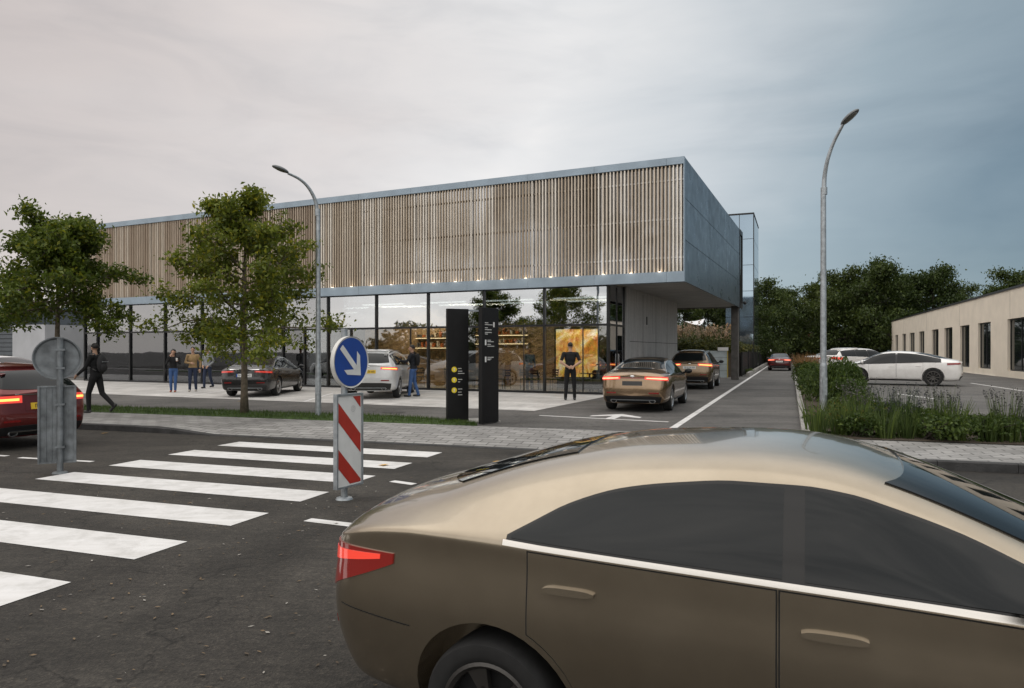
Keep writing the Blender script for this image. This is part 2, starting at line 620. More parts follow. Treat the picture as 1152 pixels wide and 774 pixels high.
b = MB()
b.box(-900, 900, -900, 1500, -0.6, -0.16)
tag(b.build('ground', M['lane']), kind='structure')
sheet('main_road', [ST(-60, -16), ST(60, -16), ST(60, 0.0), ST(-60, 0.0)], M['road'], ROAD_Z)
b = MB()
q = [ST(-80, 2.32), ST(80, 2.32), ST(160, 200), ST(-160, 200)]
b.add([(p.x, p.y, 0.0) for p in q] + [(p.x, p.y, -0.4) for p in q], [(0, 1, 2, 3), (0, 4, 5, 1)])
tag(b.build('side_road', M['lane']), kind='structure')


def drop(s):          # how far the kerb is lowered at s along the street
    def sm(x): x = min(max(x, 0), 1); return x * x * (3 - 2 * x)
    return sm((s + 1.5) / 1.6) * (1 - sm((s - 11.0) / 1.6))


# pavement: a sheet that ramps down to the road along the crossing
ss = [-60, -40, -30, -20, -12, -8, -5] + [-3.2 + 0.3 * i for i in range(60)] + [15.2, 16, 20, 30, 40, 60]
tt = [0.16, 0.35, 0.6, 0.9, 1.25, 1.6, 2.35]
b = MB()
vs, fs = [], []
for s in ss:
    for t in tt:
        k = max(0.0, 1 - (t - 0.16) / 1.2)
        vs.append(ST(s, t, 0.004 - 0.112 * drop(s) * k))
n = len(tt)
for i in range(len(ss) - 1):
    for j in range(n - 1):
        fs.append((i * n + j, (i + 1) * n + j, (i + 1) * n + j + 1, i * n + j + 1))
b.add(vs, fs)
tag(b.build('pavement', M['pave'], smooth=True), kind='structure')
# kerb stones, one metre each with fine joints
b = MB()
s = -40.0
while s < 40:
    z = lambda x: 0.008 - 0.112 * drop(x)
    x0, x1 = s + 0.004, s + 0.996
    p = []
    for x in (x0, x1):
        zt = z(x)
        p += [ST(x, 0.0, -0.3), ST(x, 0.012, zt - 0.014), ST(x, 0.03, zt), ST(x, 0.158, zt), ST(x, 0.158, -0.3)]
    fs = [(i, i + 5, i + 6, i + 1) for i in range(4)] + [(0, 1, 2, 3, 4), (9, 8, 7, 6, 5)]
    fs = [tuple(reversed(f)) for f in fs]
    b.add(p, fs)
    s += 1.0
tag(b.build('kerb', M['kerb']), kind='structure')

# light paving in front of the showroom
sheet('light_paving', [BD(-40, -7.36), BD(0.15, -7.36), BD(0.15, 0.2), BD(-40, 0.2)], M['light_pave'], 0.006)

# grass verge between pavement and parking lane
b = MB()
edge = []
for i in range(60):
    s = -40 + i * 0.7615
    edge.append(s)
vs, fs = [], []
for s in edge:
    w = 1.22 * (1 if s < 2 else max(0.02, 1 - ((s - 2) / 2.95) ** 2))
    wob = 0.05 * noise.noise(Vector((s * 1.7, 0, 0)))
    vs += [ST(s, 2.33, 0.006), ST(s, 2.36, 0.03), ST(s, 2.36 + w * 0.5, 0.045), ST(s, 2.34 + w + wob, 0.03), ST(s, 2.36 + w + wob, 0.004)]
for i in range(len(edge) - 1):
    for j in range(4):
        fs.append((i * 5 + j, (i + 1) * 5 + j, (i + 1) * 5 + j + 1, i * 5 + j + 1))
b.add(vs, fs)
tag(b.build('verge_soil', mat('verge_turf', (0.04, 0.07, 0.016), 0.95, var=0.4, vscale=8), smooth=True), kind='structure')
rs = np.random.RandomState(3)
vs, fs = [], []
b = MB()
for i in range(17000):
    s = rs.uniform(-16, 4.93)
    w = 1.22 * (1 if s < 2 else max(0.02, 1 - ((s - 2) / 2.95) ** 2))
    t = 2.33 + rs.uniform(0, 1) * (w + 0.06) + rs.normal(0, 0.02)
    p = ST(s, t, 0.025)
    a = rs.uniform(0, 6.28)
    h = rs.uniform(0.04, 0.10)
    dx, dy = math.cos(a) * 0.008, math.sin(a) * 0.008
    l = Vector((rs.normal(0, 0.03), rs.normal(0, 0.03), h))
    k = len(vs)
    vs += [p + Vector((dx, dy, -0.02)), p - Vector((dx, dy, 0.02)), p + l]
    fs.append((k, k + 1, k + 2))
b.add(vs, fs)
tag(b.build('grass', M['grass']), 'strip of short green grass between pavement and parking lane', 'grass', kind='stuff')

# ------------------------------------------------------------------ road markings
ZM = ROAD_Z + 0.004


def quad(name, pts, z, m=None):
    return sheet(name, pts, m or M['paint'], z)


def stripe(name, fr, s0, s1, t0, t1, z):
    return quad(name, [fr(s0, t0), fr(s1, t0), fr(s1, t1), fr(s0, t1)], z)


zs = [((250, 501), (492, 508), (470, 515), (280, 503)), ]
far_l, far_r = gp(262, 499.5, ROAD_Z), gp(482, 511.5, ROAD_Z)
ZB = Fr(far_l, (far_r - far_l).to_2d())
Lz = (far_r - far_l).length
b = MB()
for k in range(8):
    t = -1.155 * k
    sh = 0.035 * k
    b.poly([ZB(sh - 0.10, t - 0.285, ZM), ZB(sh + Lz + 0.12, t - 0.285, ZM), ZB(sh + Lz + 0.12, t + 0.285, ZM), ZB(sh - 0.10, t + 0.285, ZM)])
tag(b.build('zebra_crossing', M['paint']), kind='structure')
b = MB()
for (x0, y0, x1, y1, w) in ((346, 585, 405, 592, 0.13), (22, 515, 104, 519.5, 0.10), (-30, 511, 8, 513.2, 0.10), (441, 541.5, 466, 545, 0.12)):
    p, q = gp(x0, y0, ROAD_Z), gp(x1, y1, ROAD_Z)
    d = (q - p).normalized()
    nn = Vector((-d.y, d.x, 0)) * w / 2
    b.poly([(p - nn).to_tuple()[:2] + (ZM,), (q - nn).to_tuple()[:2] + (ZM,), (q + nn).to_tuple()[:2] + (ZM,), (p + nn).to_tuple()[:2] + (ZM,)])
tag(b.build('lane_dashes', M['paint']), kind='structure')
b = MB()
x0 = 0.0
seg = 1.4
rr = random.Random(5)
for i in range(46):       # the long lane line, in lengths with small breaks
    y = -0.1 + i * seg
    b.poly([LN(x0 - 0.075, y + 0.012, 0.004), LN(x0 + 0.075, y + 0.012, 0.004), LN(x0 + 0.075, y + seg - 0.012, 0.004), LN(x0 - 0.075, y + seg - 0.012, 0.004)])
p, q = gp(607, 467.5), gp(752, 474.8)
d = (q - p).normalized(); nn = Vector((-d.y, d.x, 0)) * 0.06
b.poly([(v.x, v.y, 0.004) for v in (p - nn, q - nn, q + nn, p + nn)])
tag(b.build('lane_lines', M['paint']), kind='structure')
b = MB()                  # the painted arrow
AR = Fr(gp(688, 470.5), (0.928, -0.372))
arrow = [(-0.11, -0.15), (0.11, -0.15), (0.11, 0.55), (0.62, 0.25), (0.62, 0.5), (0.0, 1.15), (-0.62, 0.5), (-0.62, 0.25), (-0.11, 0.55)]
P = lambda i: AR(arrow[i][0], arrow[i][1], 0.0045)
b.poly([P(0), P(1), P(2), P(8)])
b.poly([P(2), P(3), P(4), P(5)])
b.poly([P(8), P(2), P(5)])
b.poly([P(7), P(8), P(5), P(6)])
tag(b.build('lane_arrow', M['paint']), kind='structure')
b = MB()                  # bay lines on the light paving
for u in (-13.1, -10.5, -7.75):
    o_, ang = BD(u, -7.3), math.radians(3)
    fr = Fr(o_, (math.cos(ang), math.sin(ang)))
    b.poly([fr(-0.05, 0, 0.010), fr(0.05, 0, 0.010), fr(0.05, 4.6, 0.010), fr(-0.05, 4.6, 0.010)])
tag(b.build('bay_lines', M['paint']), kind='structure')

# parking lot on the right: a slightly raised sheet with its kerb
lot = [LN(4.2, 4.0), LN(60, 4.0 + 56 * 0.09), LN(60, 80), LN(4.2, 80)]
b = MB()
b.add([(p.x, p.y, LOT_Z) for p in lot] + [(p.x, p.y, -0.1) for p in lot], [(0, 1, 2, 3), (0, 4, 5, 1), (3, 7, 4, 0)])
tag(b.build('parking_lot', M['lot']), kind='structure')
b = MB()
for (x0, y0, x1, y1, w) in ((1092, 431, 1165, 442, 0.12), (1010, 443, 1052, 449, 0.12), (1086, 419, 1120, 423, 0.1), (1040, 416, 1075, 419, 0.1)):
    p, q = gp(x0, y0, LOT_Z), gp(x1, y1, LOT_Z)
    d = (q - p).normalized(); nn = Vector((-d.y, d.x, 0)) * w / 2
    b.poly([(v.x, v.y, LOT_Z + 0.004) for v in (p - nn, q - nn, q + nn, p + nn)])
tag(b.build('lot_lines', M['paint']), kind='structure')
b = MB()                  # edging along the bed, lane side
for i in range(70):
    b.box(2.46, 2.60, -1.3 + i * 1.0 + 0.004, -0.3 + i * 1.0 - 0.004, -0.1, 0.13, fr=LN)
tag(b.build('lane_kerb', M['edge_stone']), kind='structure')
b = MB()
b.poly([LN(2.6, 0.3, 0.06), LN(4.19, 0.3, 0.06), LN(4.19, 70, 0.06), LN(2.6, 70, 0.06)])
e0 = ST(13.0, 2.4)
b.poly([ST(11.2, 2.38, 0.014), ST(36, 2.38, 0.014), ST(36, 5.6, 0.014), ST(12.0, 5.6, 0.014)])
tag(b.build('bed_soil', M['soil']), kind='structure')

# manhole cover
b = MB()
mh = gp(443, 464)
b.lathe([(0.0, 0.012), (0.27, 0.012), (0.275, 0.008), (0.30, 0.008), (0.31, 0.004)], 28, fr=lambda x, y, z: Vector((mh.x + x, mh.y + y, z)))
tag(b.build('manhole_cover', mat('cast_iron', (0.05, 0.048, 0.045), 0.6, 0.6, var=0.4, vscale=30)), 'round dark iron manhole cover in the parking lane', 'manhole cover')

# litter and fallen leaves on the road
b = MB()
rs = np.random.RandomState(11)
for i in range(1700):
    X = rs.uniform(-6, 1.2); Y = rs.uniform(2.4, 9.5)
    s, t = ST.inv((X, Y))
    if t > -0.1: continue
    zu, zv = ZB.inv((X, Y))
    kz = round(-zv / 1.155)
    if -0.3 < zu - 0.035 * kz < Lz + 0.3 and abs(zv + 1.155 * kz) < 0.31: continue
    a = ST.ang + rs.normal(0, 0.7); l = rs.uniform(0.006, 0.026); w = l * rs.uniform(0.15, 0.45)
    c, sn = math.cos(a), math.sin(a)
    z = ROAD_Z + 0.007
    P = lambda u, v, h: (X + u * c - v * sn, Y + u * sn + v * c, z + h)
    b.add([P(-l, 0, 0.002), P(0, -w, rs.uniform(0, .006)), P(l, 0, 0.003), P(0, w, rs.uniform(0, .006))], [(0, 1, 2, 3)], int(rs.choice([0, 0, 1, 2, 2])))
for (px, py) in ((269, 452), (432, 524), (118, 488), (560, 520)):
    p = gp(px, py, 0 if py < 470 else ROAD_Z)
    b.add([(p.x - .09, p.y, p.z + .012), (p.x, p.y - .07, p.z + .02), (p.x + .09, p.y, p.z + .03), (p.x, p.y + .07, p.z + .014)], [(0, 1, 2, 3)], 3)
tag(b.build('fallen_leaves', [mat('dry_leaf', (0.16, 0.11, 0.06), 0.8), mat('grit_pale', (0.32, 0.30, 0.27), 0.8), mat('leaf_dark', (0.07, 0.05, 0.03), 0.8), mat('yellow_leaf', (0.6, 0.33, 0.03), 0.7)]),
    'dry leaf scraps and pale grit scattered over the road', 'fallen leaves', kind='stuff')
# ------------------------------------------------------------------ showroom
k = NT('facade_metal')
a = k.ramp(k.noise(0.8, 6, 0.6), [(0.3, (0.115, 0.148, 0.18)), (0.7, (0.14, 0.175, 0.205))])
g = k.n('ShaderNodeNewGeometry')
a = k.mix(1.0, a, k.ramp(g.outputs['Random Per Island'], [(0, (0.84,) * 3), (1, (1.15,) * 3)]), 'MULTIPLY')
k.l(a, k.b.inputs['Base Color'])
k.b.inputs['Metallic'].default_value = 0.55
r_ = k.ramp(k.noise(2.0, 5, 0.6), [(0.3, (0.24,) * 3), (0.7, (0.42,) * 3)])
k.l(r_, k.b.inputs['Roughness'])
k.bump(k.noise(1.2, 3, 0.5), 0.10, 0.02)
M['facade'] = k.m
M['coping'] = mat('coping_metal', (0.28, 0.35, 0.415), 0.4, 0.35, var=0.12, vscale=1.5)
k = NT('timber_slats')
sp = k.n('ShaderNodeSeparateXYZ')
k.l(k.tc.outputs['Object'], sp.inputs[0])
g = k.n('ShaderNodeNewGeometry')
per = k.ramp(g.outputs['Random Per Island'], [(0.0, (0.36, 0.275, 0.20)), (0.5, (0.52, 0.425, 0.33)), (1.0, (0.68, 0.60, 0.495))])
grain = k.ramp(k.noise(6, 6, 0.65, vec=k.mapping(0, (6, 6, 0.35))), [(0.3, (0.78,) * 3), (0.7, (1.15,) * 3)])
a = k.mix(1.0, per, grain, 'MULTIPLY')
k.l(a, k.b.inputs['Base Color'])
k.b.inputs['Roughness'].default_value = 0.5
M['slat'] = k.m
k = NT('champagne_slats')
g = k.n('ShaderNodeNewGeometry')
per = k.ramp(g.outputs['Random Per Island'], [(0.0, (0.46, 0.37, 0.27)), (0.5, (0.66, 0.57, 0.46)), (1.0, (0.84, 0.78, 0.69))])
grain = k.ramp(k.noise(5, 5, 0.6, vec=k.mapping(0, (5, 5, 0.3))), [(0.3, (0.85,) * 3), (0.7, (1.1,) * 3)])
k.l(k.mix(1.0, per, grain, 'MULTIPLY'), k.b.inputs['Base Color'])
k.b.inputs['Metallic'].default_value = 0.25
k.b.inputs['Roughness'].default_value = 0.4
M['slat_pale'] = k.m
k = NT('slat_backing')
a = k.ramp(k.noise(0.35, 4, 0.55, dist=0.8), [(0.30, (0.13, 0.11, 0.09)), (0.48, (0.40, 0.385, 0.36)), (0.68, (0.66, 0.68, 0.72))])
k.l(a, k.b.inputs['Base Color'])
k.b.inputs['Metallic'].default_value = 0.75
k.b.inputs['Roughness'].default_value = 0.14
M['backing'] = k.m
M['glass'] = clear_glass('shop_glass', (0.62, 0.65, 0.64), 0.12, 1.52)
M['glass_up'] = clear_glass('upper_glass', (0.42, 0.46, 0.47), 0.40, 1.6)
M['glass_left'] = clear_glass('upper_glass_left', (0.42, 0.46, 0.47), 0.25, 1.6)
M['soffit'] = mat('soffit_board', (0.50, 0.485, 0.46), 0.75, var=0.12, vscale=1.2)
M['concrete'] = board_concrete('board_concrete', 0.42)
M['intfloor'] = mat('shop_floor', (0.20, 0.19, 0.175), 0.35, var=0.15, vscale=2)
M['intwall'] = mat('shop_wall', (0.11, 0.105, 0.10), 0.8, var=0.15, vscale=1)
M['intdark'] = mat('shop_dark_wall', (0.05, 0.05, 0.05), 0.8)
k = NT('oak_cladding')
br = k.n('ShaderNodeTexBrick')
for n_, v_ in (('Scale', 1.0), ('Brick Width', 3.0), ('Row Height', 0.18), ('Mortar Size', 0.006)): br.inputs[n_].default_value = v_
br.inputs['Color1'].default_value = (0.36, 0.25, 0.15, 1)
br.inputs['Color2'].default_value = (0.27, 0.18, 0.10, 1)
br.inputs['Mortar'].default_value = (0.08, 0.05, 0.03, 1)
mpz = k.n('ShaderNodeMapping')
mpz.inputs['Rotation'].default_value = (math.radians(90), 0, -BD.ang)
k.l(k.tc.outputs['Object'], mpz.inputs['Vector'])
k.l(mpz.outputs[0], br.inputs['Vector'])
k.l(br.outputs['Color'], k.b.inputs['Base Color'])
M['oak'] = k.m
M['warm'] = mat('lit_warm_strip', (0.9, 0.7, 0.4), 0.5, emit=(1.0, 0.74, 0.42), estr=3.5)
M['cool'] = mat('lit_ceiling_tube', (0.9, 0.9, 0.8), 0.5, emit=(1.0, 0.93, 0.80), estr=2.6)
M['led'] = mat('lit_led', (0.9, 0.7, 0.4), 0.5, emit=(1.0, 0.78, 0.55), estr=2.5)

U0, U1 = -29.3, 2.76
VB = 16.7
ZT, ZC, ZS0, ZS1, ZF = 8.31, 8.06, 4.36, 8.06, 4.0
VF = -0.25                                  # the face of the fascia
B = empty('showroom_building', BD(-13, 0, 0), 0, 'long showroom with timber slat upper floor over glass, its end projecting above the lane', 'building')
INV = Matrix.Translation(-Vector(B.location))


def bput(mb, name, mats, parent=B, **kw):
    o = mb.build(name, mats, None, **kw)
    o.parent = parent
    base = Vector((0, 0, 0))
    p = parent
    o.matrix_parent_inverse = Matrix.Translation(-Vector(B.location))
    return o


def bsub(mb, name, mats, parent, **kw):     # a piece of a part: the part itself stands at the building's place already
    o = mb.build(name, mats, None, **kw)
    o.parent = parent
    return o


b = MB()                                    # roof and coping
u = U0
while u < U1 - 0.01:
    e = min(u + 2.62, U1)
    b.box(u + 0.004, e - 0.004, VF - 0.02, 0.35, ZC, ZT, fr=BD)
    u = e
b.box(U0, U1 - 0.02, 0.35, VB, ZT - 0.25, ZT - 0.06, fr=BD)
bput(b, 'roof', M['coping'])
b = MB()
u = U0
while u < U1 - 0.01:
    e = min(u + 2.62, U1)
    b.box(u + 0.004, e - 0.004, VF - 0.02, 0.1, ZF, ZS0, fr=BD)
    u = e
fas = bput(b, 'fascia', M['coping'])
bput((lambda q: (q.box(U0, U1 - 0.05, 0.02, VB - 0.05, ZF + 0.12, ZF + 0.2, fr=BD), q)[1])(MB()), 'soffit', M['soffit'])
b = MB()
b.box(U0, U1 - 0.06, -0.075, -0.03, ZS0 + 0.002, ZS1 - 0.002, fr=BD)
b.box(U0, U0 + 0.1, 0.12, VB, ZF + 0.2, ZT - 0.26, fr=BD)
b.box(U0, U1 - 0.05, VB - 0.1, VB, ZF + 0.05, ZT - 0.26, fr=BD)
bput(b, 'back_panel', M['backing'])
# slat panels
pe = [-0.24 - 2.62 * i for i in range(12)]
edges = [U1 - 0.03] + [e for e in pe if e > U0] + [U0]
rs = random.Random(21)
for i in range(len(edges) - 1):
    hi, lo = edges[i] - 0.02, edges[i + 1] + 0.02
    n = max(1, round((hi - lo) / 0.131))
    st = (hi - lo) / n
    b = MB()
    for j in range(n):
        u = lo + (j + 0.5) * st + rs.uniform(-0.004, 0.004)
        w = 0.021
        b.box(u - w, u + w, VF + 0.02, VF + 0.11, ZS0 + 0.005, ZS1 - 0.012, fr=BD)
    o = bput(b, 'slat_panel', M['slat'] if i > 5 else M['slat_pale'])
    b = MB()
    for zz in (ZS0 + 0.5, (ZS0 + ZS1) / 2, ZS1 - 0.5):
        b = MB()
        b.box(lo, hi, VF + 0.135, VF + 0.17, zz - 0.03, zz + 0.03, fr=BD)
        bsub(b, 'rail', M['backing'], o)
# LED lamps along the foot of the slats
for i in range(15):
    u = 1.9 - i * 1.02
    b = MB()
    p = BD(u, VF + 0.01, ZS0 + 0.012)
    b.box(u - 0.045, u + 0.045, VF - 0.012, VF + 0.017, ZS0 + 0.002, ZS0 + 0.02, fr=BD)
    bput(b, 'led_lamp', M['led'])
    l = bpy.data.lights.new('slat_uplight', 'POINT')
    l.energy = 0.6
    l.shadow_soft_size = 0.10
    l.color = (1.0, 0.82, 0.66)
    lo_ = bpy.data.objects.new('slat_uplight', l)
    COL.objects.link(lo_)
    lo_.location = BD(u, VF - 0.13, ZS0 + 0.07)
# side wall of metal sheets
b = MB()
b.box(U1 - 0.06, U1 - 0.03, 0.1, VB, ZF + 0.02, ZT - 0.03, mat=1, fr=BD)
zrow = [ZF, 5.45, 6.9, ZT]
vcol = [VF - 0.02 + i * (VB - 1.2 - VF) / 6 for i in range(7)]
for i in range(6):
    for j in range(3):
        off = 0.0
        b.box(U1 - 0.03, U1, vcol[i] + 0.010, vcol[i + 1] - 0.010, zrow[j] + 0.010, zrow[j + 1] - 0.010, fr=BD)
bput(b, 'side_wall', [M['facade'], M['gap']])
b = MB()
b.box(U1 - 0.04, U1 + 0.03, VB - 1.16, VB - 1.10, ZF, ZT, fr=BD)
b.box(U1 - 0.04, U1 + 0.03, VB - 0.06, VB, ZF, ZT, fr=BD)
b.box(U1 - 0.04, U1 + 0.03, VB - 1.10, VB - 0.06, ZT - 0.25, ZT, fr=BD)
b.box(U1 - 0.04, U1 + 0.03, VB - 1.10, VB - 0.06, ZF, ZF + 0.3, fr=BD)
w = bput(b, 'end_window', M['frame'])
b = MB()
b.box(U1 - 0.03, U1 - 0.02, VB - 1.10, VB - 0.06, ZF + 0.3, ZT - 0.25, fr=BD)
bsub(b, 'pane', M['carglass'], w)
b = MB()
b.box(U1 + 0.02, U1 + 0.2, VB - 0.9, VB - 0.82, ZF + 0.25, ZF + 0.31, fr=BD)
b.ball(BD(U1 + 0.24, VB - 0.86, ZF + 0.26), 0.09)
bput(b, 'security_camera', M['frame'])
# corner upright, ends of slats
b = MB()
b.box(U1 - 0.028, U1 + 0.004, VF - 0.024, VF + 0.13, ZF, ZT - 0.002, fr=BD)
bput(b, 'corner_trim', M['coping'])
# concrete wall and the pillar under the end
b = MB()
b.box(-0.30, 0.06, 2.14, 2.62, 0, ZF + 0.12, fr=BD)
b.box(-0.34, 0.0, 2.625, 12.3, 0, ZF + 0.12, fr=BD)
for v in (5.0, 7.4, 9.8):
    b.box(0.0, 0.006, v, v + 0.02, 0, ZF, mat=1, fr=BD)
b.box(0.0, 0.006, 2.7, 12.3, 1.98, 2.0, mat=1, fr=BD)
b.box(0.0, 0.03, 5.6, 5.68, 2.75, 3.1, mat=1, fr=BD)
bput(b, 'concrete_wall', [M['concrete'], M['gap']])
pl = BD.inv(gp(827, 426))
b = MB()
b.box(2.25, 2.62, VB - 0.75, VB - 0.25, 0, ZF + 0.12, fr=BD)
bput(b, 'pillar', mat('dark_pillar', (0.085, 0.08, 0.075), 0.7, var=0.3, vscale=4), bevel=0.01)
# glazed ground floor, bay by bay
bay = 2.57
for i in range(12):
    hi = -bay * i
    lo = max(hi - bay, U0)
    if hi - lo < 0.4: break
    b = MB()
    b.box(lo + 0.001, lo + 0.075, -0.06, 0.10, 0.008, ZF + 0.1, fr=BD)
    if i == 0: b.box(hi - 0.075, hi, -0.06, 0.10, 0.008, ZF + 0.1, fr=BD)
    x1 = hi - 0.075 if i == 0 else hi
    b.box(lo + 0.075, x1, -0.045, 0.08, 2.53, 2.61, fr=BD)
    b.box(lo + 0.075, x1, -0.045, 0.08, 0.008, 0.09, fr=BD)
    b.box(lo + 0.075, x1, -0.04, 0.08, ZF - 0.03, ZF + 0.1, fr=BD)
    thin = []
    if i == 0: thin = [-1.0]
    elif i in (1, 3): thin = [lo + 1.75]
    for t in thin: b.box(t - 0.014, t + 0.014, -0.02, 0.05, 0.09, 2.53, fr=BD)
    if i in (4, 5): b.box((lo + hi) / 2 - 0.035, (lo + hi) / 2 + 0.035, -0.045, 0.08, 0.09, 2.53, fr=BD)
    w = bput(b, 'window', M['frame'])
    b = MB(); b.box(lo + 0.05, x1, 0.02, 0.03, 0.06, 2.55, fr=BD)
    bsub(b, 'pane', M['glass'], w)
    b = MB(); b.box(lo + 0.05, x1, 0.02, 0.03, 2.57, ZF + 0.06, fr=BD)
    bsub(b, 'pane', M['glass_up'] if i < 5 else M['glass_left'], w)
b = MB()
b.box(-0.06, 0.0, 0.10, 0.16, 0.008, ZF + 0.1, fr=BD)
b.box(-0.06, 0.0, 2.06, 2.135, 0.008, ZF + 0.1, fr=BD)
b.box(-0.05, 0.0, 0.16, 2.06, 2.53, 2.61, fr=BD)
b.box(-0.05, 0.0, 0.16, 2.06, 0.008, 0.09, fr=BD)
b.box(-0.05, 0.0, 1.05, 1.11, 0.09, ZF, fr=BD)
w = bput(b, 'window', M['frame'])
b = MB(); b.box(-0.035, -0.025, 0.13, 2.08, 0.05, 2.55, fr=BD)
bsub(b, 'pane', M['glass'], w)
b = MB(); b.box(-0.035, -0.025, 0.13, 2.08, 2.57, ZF + 0.06, fr=BD)
bsub(b, 'pane', M['glass_up'], w)
b = MB(); b.box(0.003, 0.05, 1.16, 1.19, 1.0, 1.5, fr=BD)
bsub(b, 'handle', M['chrome'], w)
# rooms behind the glass
b = MB()
b.box(U0, -0.1, 0.12, 12, -0.1, 0.012, fr=BD)
bput(b, 'shop_floor', M['intfloor'])
b = MB()
b.box(U0, -0.3, 0.12, 12, ZF - 0.28, ZF - 0.2, fr=BD)
bput(b, 'shop_ceiling', M['intwall'])
b = MB()
b.box(U0, -0.35, 9.0, 9.2, 0.012, ZF - 0.28, fr=BD)
b.box(U0 + 0.02, U0 + 0.2, 0.2, 9, 0.012, ZF - 0.28, fr=BD)
b.box(-21.6, -21.4, 3.0, 9, 0.012, ZF - 0.28, fr=BD)
bput(b, 'shop_wall', M['intwall'])
b = MB()
b.box(-13.2, -8.3, 3.2, 3.35, 0.012, ZF - 0.28, fr=BD)
b.box(-8.2, -3.4, 5.2, 5.35, 0.012, 3.0, fr=BD)
bput(b, 'oak_wall', M['oak'])
b = MB()
b.box(-29, -13.3, 5.5, 5.6, 0.012, 1.35, fr=BD)
b.box(-3.3, -0.36, 3.3, 3.4, 0.012, 3.6, fr=BD)
bput(b, 'dark_partition', M['intdark'])
for i in range(9):
    for v in (1.4, 3.0, 6.2):
        u = -1.6 - i * 3.1
        if v == 6.2 and i < 3: continue
        b = MB()
        b.box(u - 1.1, u + 1.1, v - 0.04, v + 0.04, ZF - 0.34, ZF - 0.285, fr=BD)
        bput(b, 'ceiling_light', M['cool'])
# the glowing wall picture inside the corner: warm abstract patches, lit from behind
k = NT('glowing_panel')
cells = k.n('ShaderNodeTexVoronoi')
cells.inputs['Scale'].default_value = 5.5
k.l(k.tc.outputs['Object'], cells.inputs['Vector'])
n1_ = k.ramp(k.noise(1.1, 6, 0.65, dist=1.2), [(0.28, (0.22, 0.07, 0.012)), (0.43, (0.72, 0.32, 0.06)), (0.53, (0.95, 0.62, 0.20)), (0.62, (0.95, 0.88, 0.68)), (0.72, (0.75, 0.80, 0.85))])
a = k.mix(0.35, n1_, cells.outputs['Color'], 'SOFT_LIGHT')
k.l(a, k.b.inputs['Base Color'])
k.l(a, k.b.inputs['Emission Color'])
k.b.inputs['Emission Strength'].default_value = 0.75
b = MB(); b.box(-2.95, -1.15, 2.3, 2.36, 0.55, 2.5, fr=BD)
gp_ = bput(b, 'wall_picture', k.m)
tag(gp_, 'warm glowing abstract wall picture')
b = MB()
for (q0, q1, z0, z1) in ((-3.01, -1.09, 0.49, 0.55), (-3.01, -1.09, 2.5, 2.56), (-3.01, -2.95, 0.55, 2.5), (-1.15, -1.09, 0.55, 2.5)):
    b.box(q0, q1, 2.27, 2.38, z0, z1, fr=BD)
bsub(b, 'frame', M['frame'], gp_)
# warm lit shelf strips on the oak walls
for (u0, u1, v, z) in ((-10.2, -8.4, 3.1, 2.2), (-10.2, -8.4, 3.1, 1.75), (-8.1, -5.3, 5.1, 2.35), (-8.1, -5.3, 5.1, 1.95)):
    b = MB(); b.box(u0, u1, v - 0.25, v + 0.08, z, z + 0.04, fr=BD)
    s_ = bput(b, 'wall_shelf', M['oak'])
    b = MB(); b.box(u0 + 0.05, u1 - 0.05, v - 0.2, v - 0.17, z - 0.025, z - 0.004, fr=BD)
    bsub(b, 'light_strip', M['warm'], s_)
    b = MB()
    u = u0 + 0.1
    while u < u1 - 0.2:
        w_ = R.uniform(0.06, 0.16)
        b.box(u, u + w_, v - 0.15, v, z + 0.042, z + R.uniform(0.14, 0.32), mat=R.randrange(3), fr=BD)
        u += w_ + R.uniform(0.02, 0.2)
    bsub(b, 'goods', [mat('goods_pale', (0.5, 0.46, 0.4)), mat('goods_rust', (0.45, 0.13, 0.04)), mat('goods_dark', (0.08, 0.07, 0.07))], s_)
for (u, v, e, c) in ((-1.6, 1.3, 100, (1.0, 0.72, 0.42)), (-6.5, 2.0, 200, (1.0, 0.76, 0.48)), (-10.2, 1.8, 160, (1.0, 0.76, 0.50)), (-17, 3.0, 25, (0.95, 0.92, 0.88)), (-25, 3.0, 20, (0.95, 0.92, 0.88))):
    l = bpy.data.lights.new('shop_ceiling_lamp', 'AREA')
    l.shape = 'RECTANGLE'; l.size = 2.4; l.size_y = 1.0
    l.energy = e; l.color = c
    lo_ = bpy.data.objects.new('shop_ceiling_lamp', l)
    COL.objects.link(lo_)
    lo_.location = BD(u, v, ZF - 0.4)

# furniture behind the glass
def cafe_table():
    t = empty('cafe_table', (0, 0, 0), 0, 'round dark cafe table standing behind the shop glass', 'table', 'cafe tables behind the shop glass')
    b = MB(); b.lathe([(0, 0.74), (0.40, 0.74), (0.40, 0.715), (0, 0.715)], 24); b.build('table_top', mat('table_top', (0.16, 0.11, 0.07), 0.5), t)
    b = MB(); b.tube([(0, 0, 0.02), (0, 0, 0.714)], 0.035, 10); b.build('pedestal', M['frame'], t)
    b = MB(); b.lathe([(0, 0.03), (0.24, 0.02), (0.25, 0.0), (0, 0.0)], 20); b.build('base', M['frame'], t)
    return t


def cafe_chair():
    t = empty('cafe_chair', (0, 0, 0), 0, 'dark slim cafe chair standing behind the shop glass', 'chair', 'cafe chairs behind the shop glass')
    b = MB(); b.box(-0.21, 0.21, -0.2, 0.22, 0.43, 0.46); b.build('seat', M['intdark'], t, bevel=0.01)
    b = MB()
    for z in (0.58, 0.68, 0.78): b.box(-0.2, 0.2, 0.2, 0.222, z, z + 0.06)
    b.build('backrest', M['intdark'], t)
    for sx in (-1, 1):
        for sy in (-1, 1):
            b = MB(); b.tube([(sx * 0.19, sy * 0.19 + 0.01, 0.0 if 1 else 0), (sx * 0.18, sy * 0.18 + 0.02, 0.43)] + ([(sx * 0.185, 0.235, 0.85)] if sy > 0 else []), 0.013, 6)
            b.build('leg', M['frame'], t)
    return t


